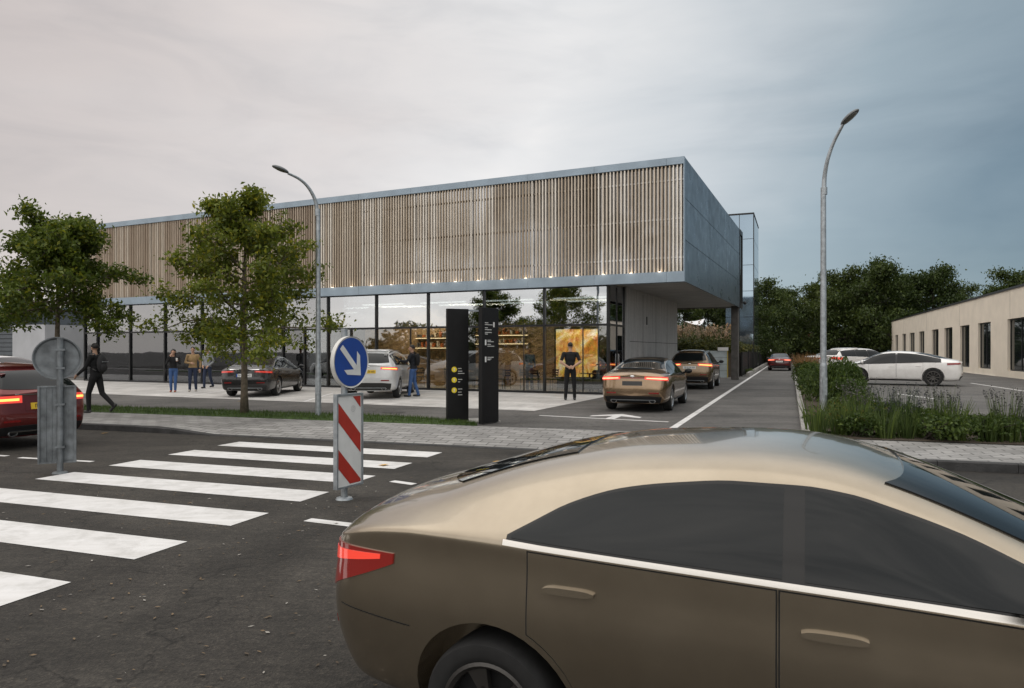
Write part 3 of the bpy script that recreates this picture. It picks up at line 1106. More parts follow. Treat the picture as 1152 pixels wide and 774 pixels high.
t0, c0 = cafe_table(), cafe_chair()
rs = random.Random(4)
first = True
for (u, v) in ((-1.1, 1.1), (-3.4, 1.5), (-5.2, 1.2), (-6.9, 1.7), (-9.3, 1.4)):
    t = t0 if first else copy_tree(t0)
    t.location = BD(u, v, 0.013)
    for q in range(2 if u < -6 else 3):
        a = rs.uniform(0, 6.28) if q == 0 else a + 2.1 + rs.uniform(-0.3, 0.3)
        c = c0 if (first and q == 0) else copy_tree(c0)
        p = BD(u + 0.62 * math.cos(a), v + 0.62 * math.sin(a), 0.013)
        c.location = p
        d = Vector((p.x - t.location.x, p.y - t.location.y))
        c.rotation_euler = (0, 0, math.atan2(d.y, d.x) - math.pi / 2)
    first = False

# ------------------------------------------------------------------ glass tower behind
def place_tower():
    d = 62.0
    pr, pl_ = at(848, HY, d), at(800, HY, d + 1.4)
    fr = Fr(pr, (Vector((pr.x - pl_.x, pr.y - pl_.y))))
    H = EYE + 156 / F_PX * d
    t = empty('glass_tower', pr.xy.to_3d(), 0, 'slim mirror glass tower rising behind the showroom end', 'tower')
    def put(mb, n, m, par=None):
        o = mb.build(n, m)
        o.parent = par or t
        o.matrix_parent_inverse = Matrix.Translation(-Vector(t.location)) if par is None else Matrix.Identity(4)
        return o
    b = MB(); b.box(-2.4, -0.03, 0.03, 8, 0, H - 0.15, fr=fr); core = put(b, 'wall', M['frame'])
    for (k, x0, x1, y0, y1) in ((0, -1.2, -0.05, -0.0, 0.025), (0, -2.4, -1.25, 0, 0.025), (1, -0.025, 0, 0.05, 2.6), (1, -0.025, 0, 2.65, 5.3), (1, -0.025, 0, 5.35, 8)):
        b = MB()
        for j in range(6):
            z0 = H / 6 * j
            b.box(x0, x1, y0, y1, z0 + 0.02, z0 + H / 6 - 0.02, fr=fr)
        put(b, 'glazing', M['tower'])
    b = MB()
    b.box(-2.42, 0.03, -0.05, 8.02, H - 0.14, H, fr=fr)
    b.box(-0.045, 0.035, -0.045, 0.0, 0, H - 0.14, fr=fr)
    put(b, 'roof_edge', M['frame'])


k = NT('mirror_facade_glass')
k.b.inputs['Base Color'].default_value = (0.33, 0.42, 0.50, 1)
k.b.inputs['Metallic'].default_value = 0.9
k.b.inputs['Roughness'].default_value = 0.04
k.bump(k.noise(0.5, 2, 0.5), 0.06, 0.05)
M['tower'] = k.m
place_tower()

# ------------------------------------------------------------------ cream building on the right
RW = Fr(gp(1152, 426.7, LOT_Z), (0.932, -0.3625))       # v runs away along its long front
zr = 4.95
CBt = empty('cream_building', RW(0, 20, LOT_Z), 0, 'low cream rendered building with a row of tall dark windows beside the parking lot', 'building')


def rput(mb, n, m, par=None, **kw):
    o = mb.build(n, m, **kw)
    o.parent = par or CBt
    o.matrix_parent_inverse = Matrix.Translation(-Vector(CBt.location)) if par is None else Matrix.Identity(4)
    return o


def v_at(px):
    r = ray(px)
    o, d = RW.o, RW.v
    return (o.x - r * o.y) / (r * d.y - d.x)


M['cream'] = mat('cream_render', (0.86, 0.775, 0.645), 0.85, var=0.06, vscale=1.2, bump=0.12, bscale=50)
wins = [(1007.2, 1010.3), (1015.2, 1019.1), (1023.3, 1028.8), (1033.8, 1039.8), (1048.1, 1055.8), (1062.4, 1071.4), (1080, 1090.5), (1100.2, 1114.5), (1133.4, 1160)]
spans = sorted([(v_at(b_), v_at(a_)) for a_, b_ in wins])
spans = [(-14.0, -10.5), (-7.2, -3.7)] + spans
vend = v_at(1003)
zw0, zw1 = 0.52, 3.36
T = 0.42
b = MB()
b.box(0.0, T, -18, vend, LOT_Z - 0.1, zw0, fr=RW)
b.box(0.0, T, -18, vend, zw1, zr, fr=RW)
prev = -18
for (s, e) in spans:
    b.box(0.0, T, prev, s, zw0, zw1, fr=RW)
    prev = e
b.box(0.0, T, prev, vend, zw0, zw1, fr=RW)
b.box(T, 16, vend - 0.4, vend, LOT_Z - 0.1, zr, fr=RW)
rput(b, 'wall', M['cream'])
b = MB()
for v in (-9, 2.35, 14.0, 26, 38):
    b.box(-0.004, 0.001, v, v + 0.015, zw1, zr - 0.01, fr=RW)
rput(b, 'render_joint', M['gap'])
b = MB()
b.box(-0.06, 16, -18, vend + 0.05, zr, zr + 0.12, fr=RW)
rput(b, 'roof', M['frame'])
M['dglass'] = mat('dark_window_glass', (0.012, 0.016, 0.018), 0.03, spec=0.8)
for (s, e) in spans:
    b = MB()
    y = T - 0.29
    b.box(y, y + 0.07, s + 0.001, s + 0.07, zw0 + 0.001, zw1 - 0.001, fr=RW)
    b.box(y, y + 0.07, e - 0.07, e - 0.001, zw0 + 0.001, zw1 - 0.001, fr=RW)
    b.box(y, y + 0.07, s + 0.07, e - 0.07, zw0 + 0.001, zw0 + 0.07, fr=RW)
    b.box(y, y + 0.07, s + 0.07, e - 0.07, zw1 - 0.07, zw1 - 0.001, fr=RW)
    for m_ in ((s + e) / 2,):
        b.box(y, y + 0.06, m_ - 0.03, m_ + 0.03, zw0 + 0.07, zw1 - 0.07, fr=RW)
    w = rput(b, 'window', M['frame'])
    b = MB(); b.box(y + 0.03, y + 0.04, s + 0.05, e - 0.05, zw0 + 0.05, zw1 - 0.05, fr=RW)
    rput(b, 'pane', M['dglass'], w)

# ------------------------------------------------------------------ low annex at the far left
AN = Fr(at(14, HY, 43).xy.to_3d(), (0.908, -0.418))
an = empty('annex_building', AN(-4, 0, 0), 0, 'low pale annex with a dark louvred wall beyond the left tree', 'building')


def aput(mb, n, m, par=None, **kw):
    o = mb.build(n, m, **kw)
    o.parent = par or an
    o.matrix_parent_inverse = Matrix.Translation(-Vector(an.location)) if par is None else Matrix.Identity(4)
    return o


b = MB(); b.box(0.0, 3.2, 0, 6, 0, 3.2, fr=AN); aput(b, 'white_wall', mat('pale_wall', (0.42, 0.43, 0.45), 0.8, var=0.08, vscale=1))
b = MB()
for i in range(16):
    b.box(-22, -0.01, 0.0, 0.12, 0.05 + i * 0.26, 0.05 + i * 0.26 + 0.22, fr=AN)
b.box(-22, -0.01, 0.13, 6, 0, 4.3, fr=AN)
aput(b, 'louvre_wall', mat('louvre_grey', (0.10, 0.115, 0.13), 0.5, 0.3, var=0.15, vscale=1))
b = MB(); b.box(-22.1, 0.1, -0.1, 6.1, 4.3, 4.45, fr=AN); aput(b, 'roof', M['coping'])

# ------------------------------------------------------------------ behind the overhang: concrete wall, fence, sail shade
CW = Fr(gp(762, 424), (0.95, -0.31))
b = MB()
wl = (gp(818, 424.5) - gp(762, 424)).length
b.box(-6, wl, 0, 0.35, 0, 1.62, fr=CW)
for i in range(3):
    b.box(-6, wl, -0.006, 0, 0.4 + i * 0.4, 0.412 + i * 0.4, mat=1, fr=CW)
t = empty('retaining_wall', CW(0, 0, 0), 0, 'pale blue grey concrete retaining wall with a white cap under the overhang', 'wall')
o = b.build('wall', [mat('pale_concrete', (0.52, 0.59, 0.61), 0.8, var=0.18, vscale=2, bump=0.15), M['gap']]); o.parent = t; o.matrix_parent_inverse = Matrix.Translation(-Vector(t.location))
b = MB(); b.box(wl - 0.55, wl + 0.06, -0.08, 0.42, 1.625, 1.83, fr=CW)
o = b.build('cap', mat('white_cap', (0.85, 0.85, 0.84), 0.5)); o.parent = t; o.matrix_parent_inverse = Matrix.Translation(-Vector(t.location))
b = MB(); b.box(wl + 0.004, wl + 0.05, -0.05, 0.10, 0, 1.62, fr=CW)
o = b.build('edge_post', mat('yellow_post', (0.55, 0.42, 0.05), 0.6)); o.parent = t; o.matrix_parent_inverse = Matrix.Translation(-Vector(t.location))

f0, f1 = gp(834, 423.5), gp(862, 408)
FN = Fr(f0, (f1 - f0).to_2d())
fl = (f1 - f0).length
t = empty('metal_fence', f0, 0, 'black vertical board fence running beside the lane below the planted bank', 'fence')
b = MB()
x = 0
while x < fl:
    b.box(x + 0.02, x + 0.36, 0.0, 0.05, 0.03, 1.55, fr=FN)
    x += 0.38
o = b.build('boards', M['blackm']); o.parent = t; o.matrix_parent_inverse = Matrix.Translation(-f0)
for i in range(8):
    x = fl * i / 7
    b = MB(); b.box(x - 0.06, x + 0.06, -0.08, -0.005, 0, 1.66, fr=FN)
    o = b.build('post', M['frame']); o.parent = t; o.matrix_parent_inverse = Matrix.Translation(-f0)
b = MB(); b.box(0.07, fl, -0.5, -0.3, 0, 0.24, fr=FN)
o = b.build('kerb_edge', M['edge_stone']); o.parent = t; o.matrix_parent_inverse = Matrix.Translation(-f0)
t = empty('lamp_bollard', gp(863.5, 408), 0, 'short dark bollard with a lit white head at the end of the black fence', 'bollard')
b = MB(); b.box(-0.14, 0.14, -0.14, 0.14, 0, 1.4); b.build('post', M['frame'], t)
b = MB(); b.box(-0.42, 0.42, -0.2, 0.2, 1.405, 1.78); b.build('lamp_head', mat('lit_bollard_head', (0.8, 0.8, 0.8), 0.4, emit=(1, 0.98, 0.95), estr=1.0), t, bevel=0.02)
# planted bank behind the fence and wall
b = MB()
bk = [CW(-14, 0.35), CW(wl - 0.1, 0.35), FN(0.2, 0.12), FN(fl, 0.12), FN(fl, 14), CW(-14, 26)]
b.add([(p.x, p.y, 0.0) for p in bk] + [(p.x, p.y, 1.5) for p in bk], [(6, 7, 8, 9, 10, 11)] + [(i, (i + 1) % 6, 6 + (i + 1) % 6, 6 + i) for i in range(6)])
tag(b.build('planted_bank', M['soil']), kind='structure')
p0 = at(774, 392, 47)
t = empty('concrete_block', (p0.x, p0.y, 1.5), BD.ang, 'grey concrete block standing on the planted bank behind the dark gold car', 'block')
b = MB(); b.box(-0.62, 0.0, -0.3, 0.3, 0, 0.62); b.box(0.02, 0.66, -0.3, 0.3, 0, 0.62); b.build('block', M['concrete'], t, bevel=0.02)
# sail
d = 58.0
A_, B_, C_ = at(770, 361.5, d), at(793, 358.5, d - 1), at(789, 366, d - 2.5)
t = empty('sail_shade', (A_.x, A_.y, 1.5), 0, 'white triangular sail shade above the pampas grass', 'sail shade')
b = MB()
n = 10
vs, fs, idx = [], [], {}
for i in range(n + 1):
    for j in range(n + 1 - i):
        u, v = i / n, j / n
        w_ = 1 - u - v
        p = A_ * w_ + B_ * u + C_ * v
        sag = (u * v + v * w_ + u * w_)
        c = (A_ + B_ + C_) / 3
        p = p + (c - p) * 0.5 * sag * 0.4
        p.z -= sag * 0.35
        idx[i, j] = len(vs); vs.append(p)
for i in range(n):
    for j in range(n - i):
        fs.append((idx[i, j], idx[i + 1, j], idx[i, j + 1]))
        if j < n - i - 1: fs.append((idx[i + 1, j], idx[i + 1, j + 1], idx[i, j + 1]))
b.add(vs, fs)
o = b.build('canvas', mat('sail_canvas', (0.75, 0.76, 0.78), 0.8), smooth=True); o.parent = t; o.matrix_parent_inverse = Matrix.Translation(-Vector(t.location))
sm = o.modifiers.new('t', 'SOLIDIFY'); sm.thickness = 0.01
for p in (A_, B_, C_):
    b = MB(); b.tube([(p.x, p.y, 1.4), (p.x, p.y, p.z + 0.1)], 0.04, 8)
    o = b.build('pole', M['frame']); o.parent = t; o.matrix_parent_inverse = Matrix.Translation(-Vector(t.location))
# ------------------------------------------------------------------ street furniture
def placed(o, t):
    o.parent = t
    o.matrix_parent_inverse = Matrix.Translation(-Vector(t.location))
    return o


def lamp(base, top_pts, head_c, head_dir, label, rad, hs):
    t = empty('street_lamp', base, 0, label, 'street lamp', 'tall curved street lamps')
    b = MB()
    q = [base + Vector((0, 0, -0.15)), base + Vector((0, 0, 1.2))]
    b.tube(q, [rad * 1.18, rad * 1.18], 14)
    b.lathe([(rad * 1.18, 1.2), (rad, 1.28)], 14, fr=lambda x, y, z: base + Vector((x, y, z)))
    b.tube([base + Vector((0, 0, 1.2)), base + Vector((0, 0, top_pts[0].z - base.z))], [rad, rad * 0.85], 14)
    b.box(-0.05, 0.05, -rad * 1.25, 0, 0.55, 0.95, fr=lambda x, y, z: base + Vector((x, y, z)))
    placed(b.build('pole', M['galv'], smooth=True, angle=40), t)
    b = MB()
    n = len(top_pts)
    fine = []
    for i in range(n - 1):       # catmull-rom through the arm
        p0, p1, p2, p3 = top_pts[max(i - 1, 0)], top_pts[i], top_pts[i + 1], top_pts[min(i + 2, n - 1)]
        for k in range(6):
            u = k / 6
            fine.append(0.5 * ((2 * p1) + (p2 - p0) * u + (2 * p0 - 5 * p1 + 4 * p2 - p3) * u * u + (3 * p1 - p0 - 3 * p2 + p3) * u ** 3))
    fine.append(top_pts[-1])
    b.tube(fine, [rad * 0.80 - (rad * 0.35) * i / len(fine) for i in range(len(fine))], 12)
    b.tube([top_pts[0] - Vector((0, 0, 0.06)), top_pts[0] + Vector((0, 0, 0.10))], rad * 1.05, 14)
    placed(b.build('arm', M['galv'], smooth=True, angle=40), t)
    x = head_dir.normalized()
    z = (Vector((0, 0, 1)) - x * x.z).normalized()
    y = z.cross(x)
    rot = Matrix((x, y, z)).transposed()
    b = MB()
    b.ball(head_c, hs, hs * 0.46, hs * 0.30, 20, 12, rot=rot)
    b.v = [tuple(Vector(v) if (Vector(v) - head_c).dot(z) > -hs * 0.06 else Vector(v) - z * ((Vector(v) - head_c).dot(z) + hs * 0.06)) for v in b.v]
    hd = placed(b.build('lamp_head', mat('lamp_housing', (0.16, 0.17, 0.175), 0.5, 0.4, var=0.15, vscale=8), smooth=True, angle=50), t)
    b = MB()
    b.ball(head_c - z * hs * 0.07, hs * 0.74, hs * 0.33, hs * 0.13, 18, 8, rot=rot)
    b.build('lens', mat('lamp_lens', (0.10, 0.10, 0.085), 0.15, coat=0.6), hd, smooth=True)
    return t


d1 = 16.9
b1 = gp(358, 469)
lamp(b1, [at(357.4, 240, d1), at(354.5, 225, d1 - 0.05), at(347, 211, d1 - 0.15), at(337, 201.5, d1 - 0.3), at(324, 195, d1 - 0.5)], at(315.5, 190.5, d1 - 0.6), at(307, 187.5, d1 - 0.75) - at(324, 195, d1 - 0.5),
     'tall grey street lamp in the grass verge, its lamp head curving over the street tree', 0.062, 0.21)
d2 = 15.6
b2 = Vector((ray(926.3) * d2, d2, 0.06))
lamp(b2, [at(927, 216, d2), at(927.5, 200, d2), at(931, 180, d2 - 0.1), at(938, 160, d2 - 0.2), at(948.5, 140, d2 - 0.4)], at(956, 132, d2 - 0.5), at(963.5, 126, d2 - 0.65) - at(948.5, 140, d2 - 0.4),
     'tall grey street lamp rising from the planted bed on the right', 0.066, 0.235)


def bar(mb, fr3, x0, x1, y0, y1, z0, z1, mat_=0):
    mb.box(x0, x1, y0, y1, z0, z1, mat_, fr3)


# blue keep-right sign with red and white board
base = gp(391, 562, ROAD_Z)
SG = Fr(base, (0.40, 0.917))          # x across the sign face, -y the way it faces (to the right of the picture)
SG = Fr(base, (math.cos(math.radians(62)), math.sin(math.radians(62))))
S3 = lambda x, y, z: SG(x, y, z)
t = empty('keep_right_sign', base, 0, 'blue round keep right sign with white arrow over a red and white striped board', 'traffic sign')
b = MB()
b.tube([SG(0, 0.05, ROAD_Z - 0.2), SG(0, 0.05, 1.86)], 0.038, 14)
b.lathe([(0.10, ROAD_Z), (0.09, ROAD_Z + 0.02), (0.045, ROAD_Z + 0.03)], 14, fr=lambda x, y, z: SG(x, y + 0.05, z))
placed(b.build('post', M['galv'], smooth=True, angle=40), t)
zc, rd = 1.475, 0.298
def face(r0, r1, yy, mats, name, par, n=48):
    b = MB()
    b.lathe([(0.0001, 0), (r0, 0)], n, 0, fr=lambda x, y, z: SG(x, yy, zc + y))
    return b
b = MB()
b.lathe([(0.0, 0.0), (rd - 0.01, 0.0), (rd, -0.008), (rd, 0.045), (rd - 0.03, 0.05), (0, 0.03)], 56, fr=lambda x, y, z: SG(x, z - 0.055, zc + y))
dd = placed(b.build('sign_disc', mat('sign_rim', (0.62, 0.61, 0.58), 0.45, var=0.15, vscale=9), smooth=True, angle=35), t)
b = MB(); b.lathe([(0.0, -0.003), (rd - 0.018, -0.003)], 56, fr=lambda x, y, z: SG(x, z - 0.056, zc + y))
b.build('blue_face', M['blue'], dd)
b = MB()
ca, sa = math.cos(math.radians(-45)), math.sin(math.radians(-45))
arw = [(-0.245, 0.036), (0.10, 0.036), (0.10, 0.036), (0.005, 0.135), (0.075, 0.135), (0.225, 0.0), (0.075, -0.135), (0.005, -0.135), (0.10, -0.036), (-0.245, -0.036)]
pt = lambda x, z: SG(x * ca - z * sa, -0.0625, zc + x * sa + z * ca)
b.poly([pt(-0.245, 0.034), pt(-0.245, -0.034), pt(0.12, -0.034), pt(0.12, 0.034)])
b.poly([pt(0.05, -0.155), pt(0.225, 0.0), pt(0.12, 0.0), pt(-0.025, -0.155)])
b.poly([pt(0.12, 0.0), pt(0.225, 0.0), pt(0.05, 0.155), pt(-0.025, 0.155)])
b.build('arrow', M['white'], dd)
# board
bw, bz0, bz1 = 0.205, 0.05, 1.09
b = MB()
b.box(-bw, bw, -0.03, -0.024, bz0, bz1, fr=S3)
pn = placed(b.build('striped_board', M['white']), t)
b = MB()
for (x0, x1, z0, z1) in ((-bw - 0.02, -bw, bz0 - 0.02, bz1 + 0.02), (bw, bw + 0.02, bz0 - 0.02, bz1 + 0.02), (-bw, bw, bz0 - 0.02, bz0), (-bw, bw, bz1, bz1 + 0.02)):
    b.box(x0, x1, -0.045, 0.012, z0, z1, fr=S3)
b.box(-bw, bw, -0.0235, -0.018, bz0, bz1, fr=S3)
b.build('board_frame', M['galv'], pn)
b = MB()                       # red diagonals, clipped to the board
def clip(poly, keep):
    out = []
    for i in range(len(poly)):
        a, c = poly[i], poly[(i + 1) % len(poly)]
        fa, fc = keep(a), keep(c)
        if fa >= 0: out.append(a)
        if (fa < 0) != (fc < 0):
            u = fa / (fa - fc)
            out.append((a[0] + (c[0] - a[0]) * u, a[1] + (c[1] - a[1]) * u))
    return out
x0, x1 = -bw + 0.016, bw - 0.016
z0, z1 = bz0 + 0.016, bz1 - 0.016
slope = -1.02
for zc0 in (1.13, 0.60, 0.07):        # height of the lower edge of each stripe at the board's middle
    hgt = 0.22
    L = lambda x, o: zc0 + o + slope * x
    pl_ = [(-1, L(-1, 0)), (1, L(1, 0)), (1, L(1, hgt)), (-1, L(-1, hgt))]
    for kp in (lambda p: p[0] - x0, lambda p: x1 - p[0], lambda p: p[1] - z0, lambda p: z1 - p[1]):
        pl_ = clip(pl_, kp) if pl_ else pl_
    if len(pl_) > 2: b.poly([SG(p[0], -0.0325, p[1]) for p in pl_])
b.build('red_stripes', M['red'], pn)
b = MB(); b.lathe([(0.030, 0), (0.036, 0)], 24, fr=lambda x, y, z: SG(x + 0.06, -0.0322, 0.93 + y)); b.lathe([(0.012, 0), (0.016, 0)], 16, fr=lambda x, y, z: SG(x + 0.06, -0.0322, 0.93 + y))
b.build('stamp', mat('faint_stamp', (0.5, 0.5, 0.49), 0.5), pn)
b = MB()
for z in (0.3, 0.85, 1.3, 1.65): b.box(-0.06, 0.06, -0.015, 0.10, z - 0.02, z + 0.02, fr=S3)
placed(b.build('clamp', M['galv']), t)

# the sign at the left, seen from behind
base = gp(67, 532, ROAD_Z)
th = math.radians(-118)
G2 = Fr(base, (math.cos(math.radians(26)), math.sin(math.radians(26))))       # x across; -y points at the camera (its back)
B3 = lambda x, y, z: G2(x, y, z)
t = empty('traffic_sign', base, 0, 'weathered grey sign seen from behind on a post beside the red estate car', 'traffic sign')
b = MB(); b.tube([G2(0.01, -0.03, ROAD_Z - 0.2), G2(0.01, -0.03, 1.78)], 0.04, 14)
b.lathe([(0.10, ROAD_Z), (0.09, ROAD_Z + 0.02), (0.045, ROAD_Z + 0.03)], 14, fr=lambda x, y, z: G2(x + 0.01, y - 0.03, z))
placed(b.build('post', M['signback'], smooth=True, angle=40), t)
zc2 = 1.50
b = MB()
b.lathe([(0.0, 0.03), (0.26, 0.03), (0.285, 0.0), (0.30, 0.0), (0.30, 0.07), (0.0, 0.075)], 48, fr=lambda x, y, z: G2(x - 0.03, z + 0.01, zc2 + y))
placed(b.build('sign_disc', M['signback'], smooth=True, angle=35), t)
b = MB()
b.box(-0.25, 0.19, 0.02, 0.03, 0.03, 1.10, fr=B3)
for (x0, x1) in ((-0.26, -0.235), (0.175, 0.20)): b.box(x0, x1, -0.012, 0.045, 0.02, 1.11, fr=B3)
for x in (-0.17, -0.10, 0.09): b.box(x - 0.007, x + 0.007, 0.008, 0.02, 0.05, 1.08, fr=B3)
for z in (0.02, 1.09): b.box(-0.235, 0.175, -0.01, 0.044, z, z + 0.02, fr=B3)
placed(b.build('board', M['signback']), t)
b = MB()
for z in (0.25, 0.85, 1.36, 1.62): b.box(-0.05, 0.07, -0.076, 0.018, z - 0.014, z + 0.014, fr=B3)
placed(b.build('clamp', M['signback']), t)

# the black totem of two slabs
p0, p1 = gp(503.5, 475.8), gp(527.2, 474.8)
q0, q1 = gp(542.5, 478.2), gp(561, 475.3)
t = empty('sign_totem', (p0 + q1) / 2, 0, 'black totem of two upright slabs with yellow dots and small white markings', 'sign')
T1 = Fr(p0, (p1 - p0).to_2d()); L1 = (p1 - p0).length
T2 = Fr(q0, (q1 - q0).to_2d()); L2 = (q1 - q0).length
HT = 2.55
def tput(b, n, m, par=None, **kw):
    o = b.build(n, m, **kw)
    if par is None: return placed(o, t)
    o.parent = par
    return o
b = MB(); b.box(0, L1, 0, 0.12, 0.02, HT, fr=T1); s1 = tput(b, 'slab', M['blackm'], bevel=0.004)
b = MB(); b.box(0, L2, 0, 0.10, 0.02, HT, fr=T2); s2 = tput(b, 'slab', M['blackm'], bevel=0.004)
b = MB(); b.box(L1 + 0.004, L1 + 0.33, 0.03, 0.10, HT - 0.05, HT - 0.01, fr=T1); tput(b, 'top_bar', M['galv'])
b = MB(); b.box(-0.10, L1 + 0.66, -0.30, 0.55, 0.0, 0.03, fr=T1); tput(b, 'plinth', M['edge_stone'])
for z in (1.19, 0.955, 0.725):
    b = MB(); b.lathe([(0, 0), (0.062, 0)], 28, fr=lambda x, y, zz: T1(0.155 + x, -0.0035, z + y))
    o = tput(b, 'yellow_dot', M['yellow'], s1)
    b = MB(); b.box(-0.012, 0.012, -0.0055, -0.004, z - 0.03, z + 0.03, fr=lambda x, y, zz: T1(0.155 + x, y, zz))
    tput(b, 'mark', M['white'], s1)
b = MB()
for (z, ws) in ((1.21, (0.07,)), (1.15, (0.10, )), (1.10, (0.14,)), (0.965, (0.09,)), (0.91, (0.05,)), (0.75, (0.10,)), (0.68, (0.08,)), (0.62, (0.10,))):
    x = 0.245
    while x < 0.245 + ws[0]:
        b.box(x, x + 0.012, -0.004, -0.002, z - 0.008, z + 0.008, fr=T1); x += 0.017
tput(b, 'lettering', M['white'], s1)
b = MB()
def tick(x, z, w, h): b.box(x, x + w, -0.004, -0.002, z, z + h, fr=T2)
tick(0.42, 2.13, 0.055, 0.11)
tick(0.10, 1.73, 0.055, 0.12)
tick(0.10, 1.36, 0.055, 0.12)
for (x, z, n) in ((0.10, 2.21, 6), (0.10, 2.17, 14), (0.10, 2.10, 5), (0.10, 2.06, 12), (0.10, 2.0, 12), (0.10, 1.965, 5), (0.20, 1.83, 6), (0.20, 1.80, 11), (0.20, 1.74, 6), (0.20, 1.70, 12), (0.20, 1.455, 11), (0.20, 1.42, 7), (0.20, 1.40, 5)):
    for i in range(n): tick(x + i * 0.022, z, 0.015, 0.017)
tput(b, 'lettering', M['white'], s2)

# small round sign far down the lane
base = gp(912, 407.5, 0.1)
t = empty('round_sign', base, 0, 'small round white sign with red ring on a thin post far down the lane', 'traffic sign')
d = base.y
b = MB(); b.tube([base + Vector((0, 0, -0.2)), base + Vector((0, 0, 2.9))], 0.06, 10); placed(b.build('post', M['galv'], smooth=True), t)
zc3 = EYE + (HY - 376.7) / F_PX * d
b = MB(); b.lathe([(0, -0.0), (0.40, 0.0), (0.40, 0.05), (0, 0.05)], 32, fr=lambda x, y, z: Vector((base.x + x, base.y - 0.1 + z, zc3 + y))); ds = placed(b.build('sign_disc', M['white']), t)
b = MB(); b.lathe([(0.22, -0.004), (0.36, -0.004)], 32, fr=lambda x, y, z: Vector((base.x + x, base.y - 0.1 + z, zc3 + y))); b.build('red_ring', M['red'], ds)
# ------------------------------------------------------------------ cars
def pchip(pts):
    xs = [p[0] for p in pts]; ys = [p[1] for p in pts]
    n = len(xs)
    h = [xs[i + 1] - xs[i] for i in range(n - 1)]
    dl = [(ys[i + 1] - ys[i]) / h[i] for i in range(n - 1)]
    m = [0.0] * n
    m[0], m[-1] = dl[0], dl[-1]
    for i in range(1, n - 1):
        if dl[i - 1] * dl[i] > 0:
            w1, w2 = 2 * h[i] + h[i - 1], h[i] + 2 * h[i - 1]
            m[i] = (w1 + w2) / (w1 / dl[i - 1] + w2 / dl[i])
    def f(x):
        if x <= xs[0]: return ys[0]
        if x >= xs[-1]: return ys[-1]
        i = 0
        while xs[i + 1] < x: i += 1
        t = (x - xs[i]) / h[i]
        return (ys[i] * (1 + 2 * t) * (1 - t) ** 2 + h[i] * m[i] * t * (1 - t) ** 2 + ys[i + 1] * t * t * (3 - 2 * t) + h[i] * m[i + 1] * t * t * (t - 1))
    return f


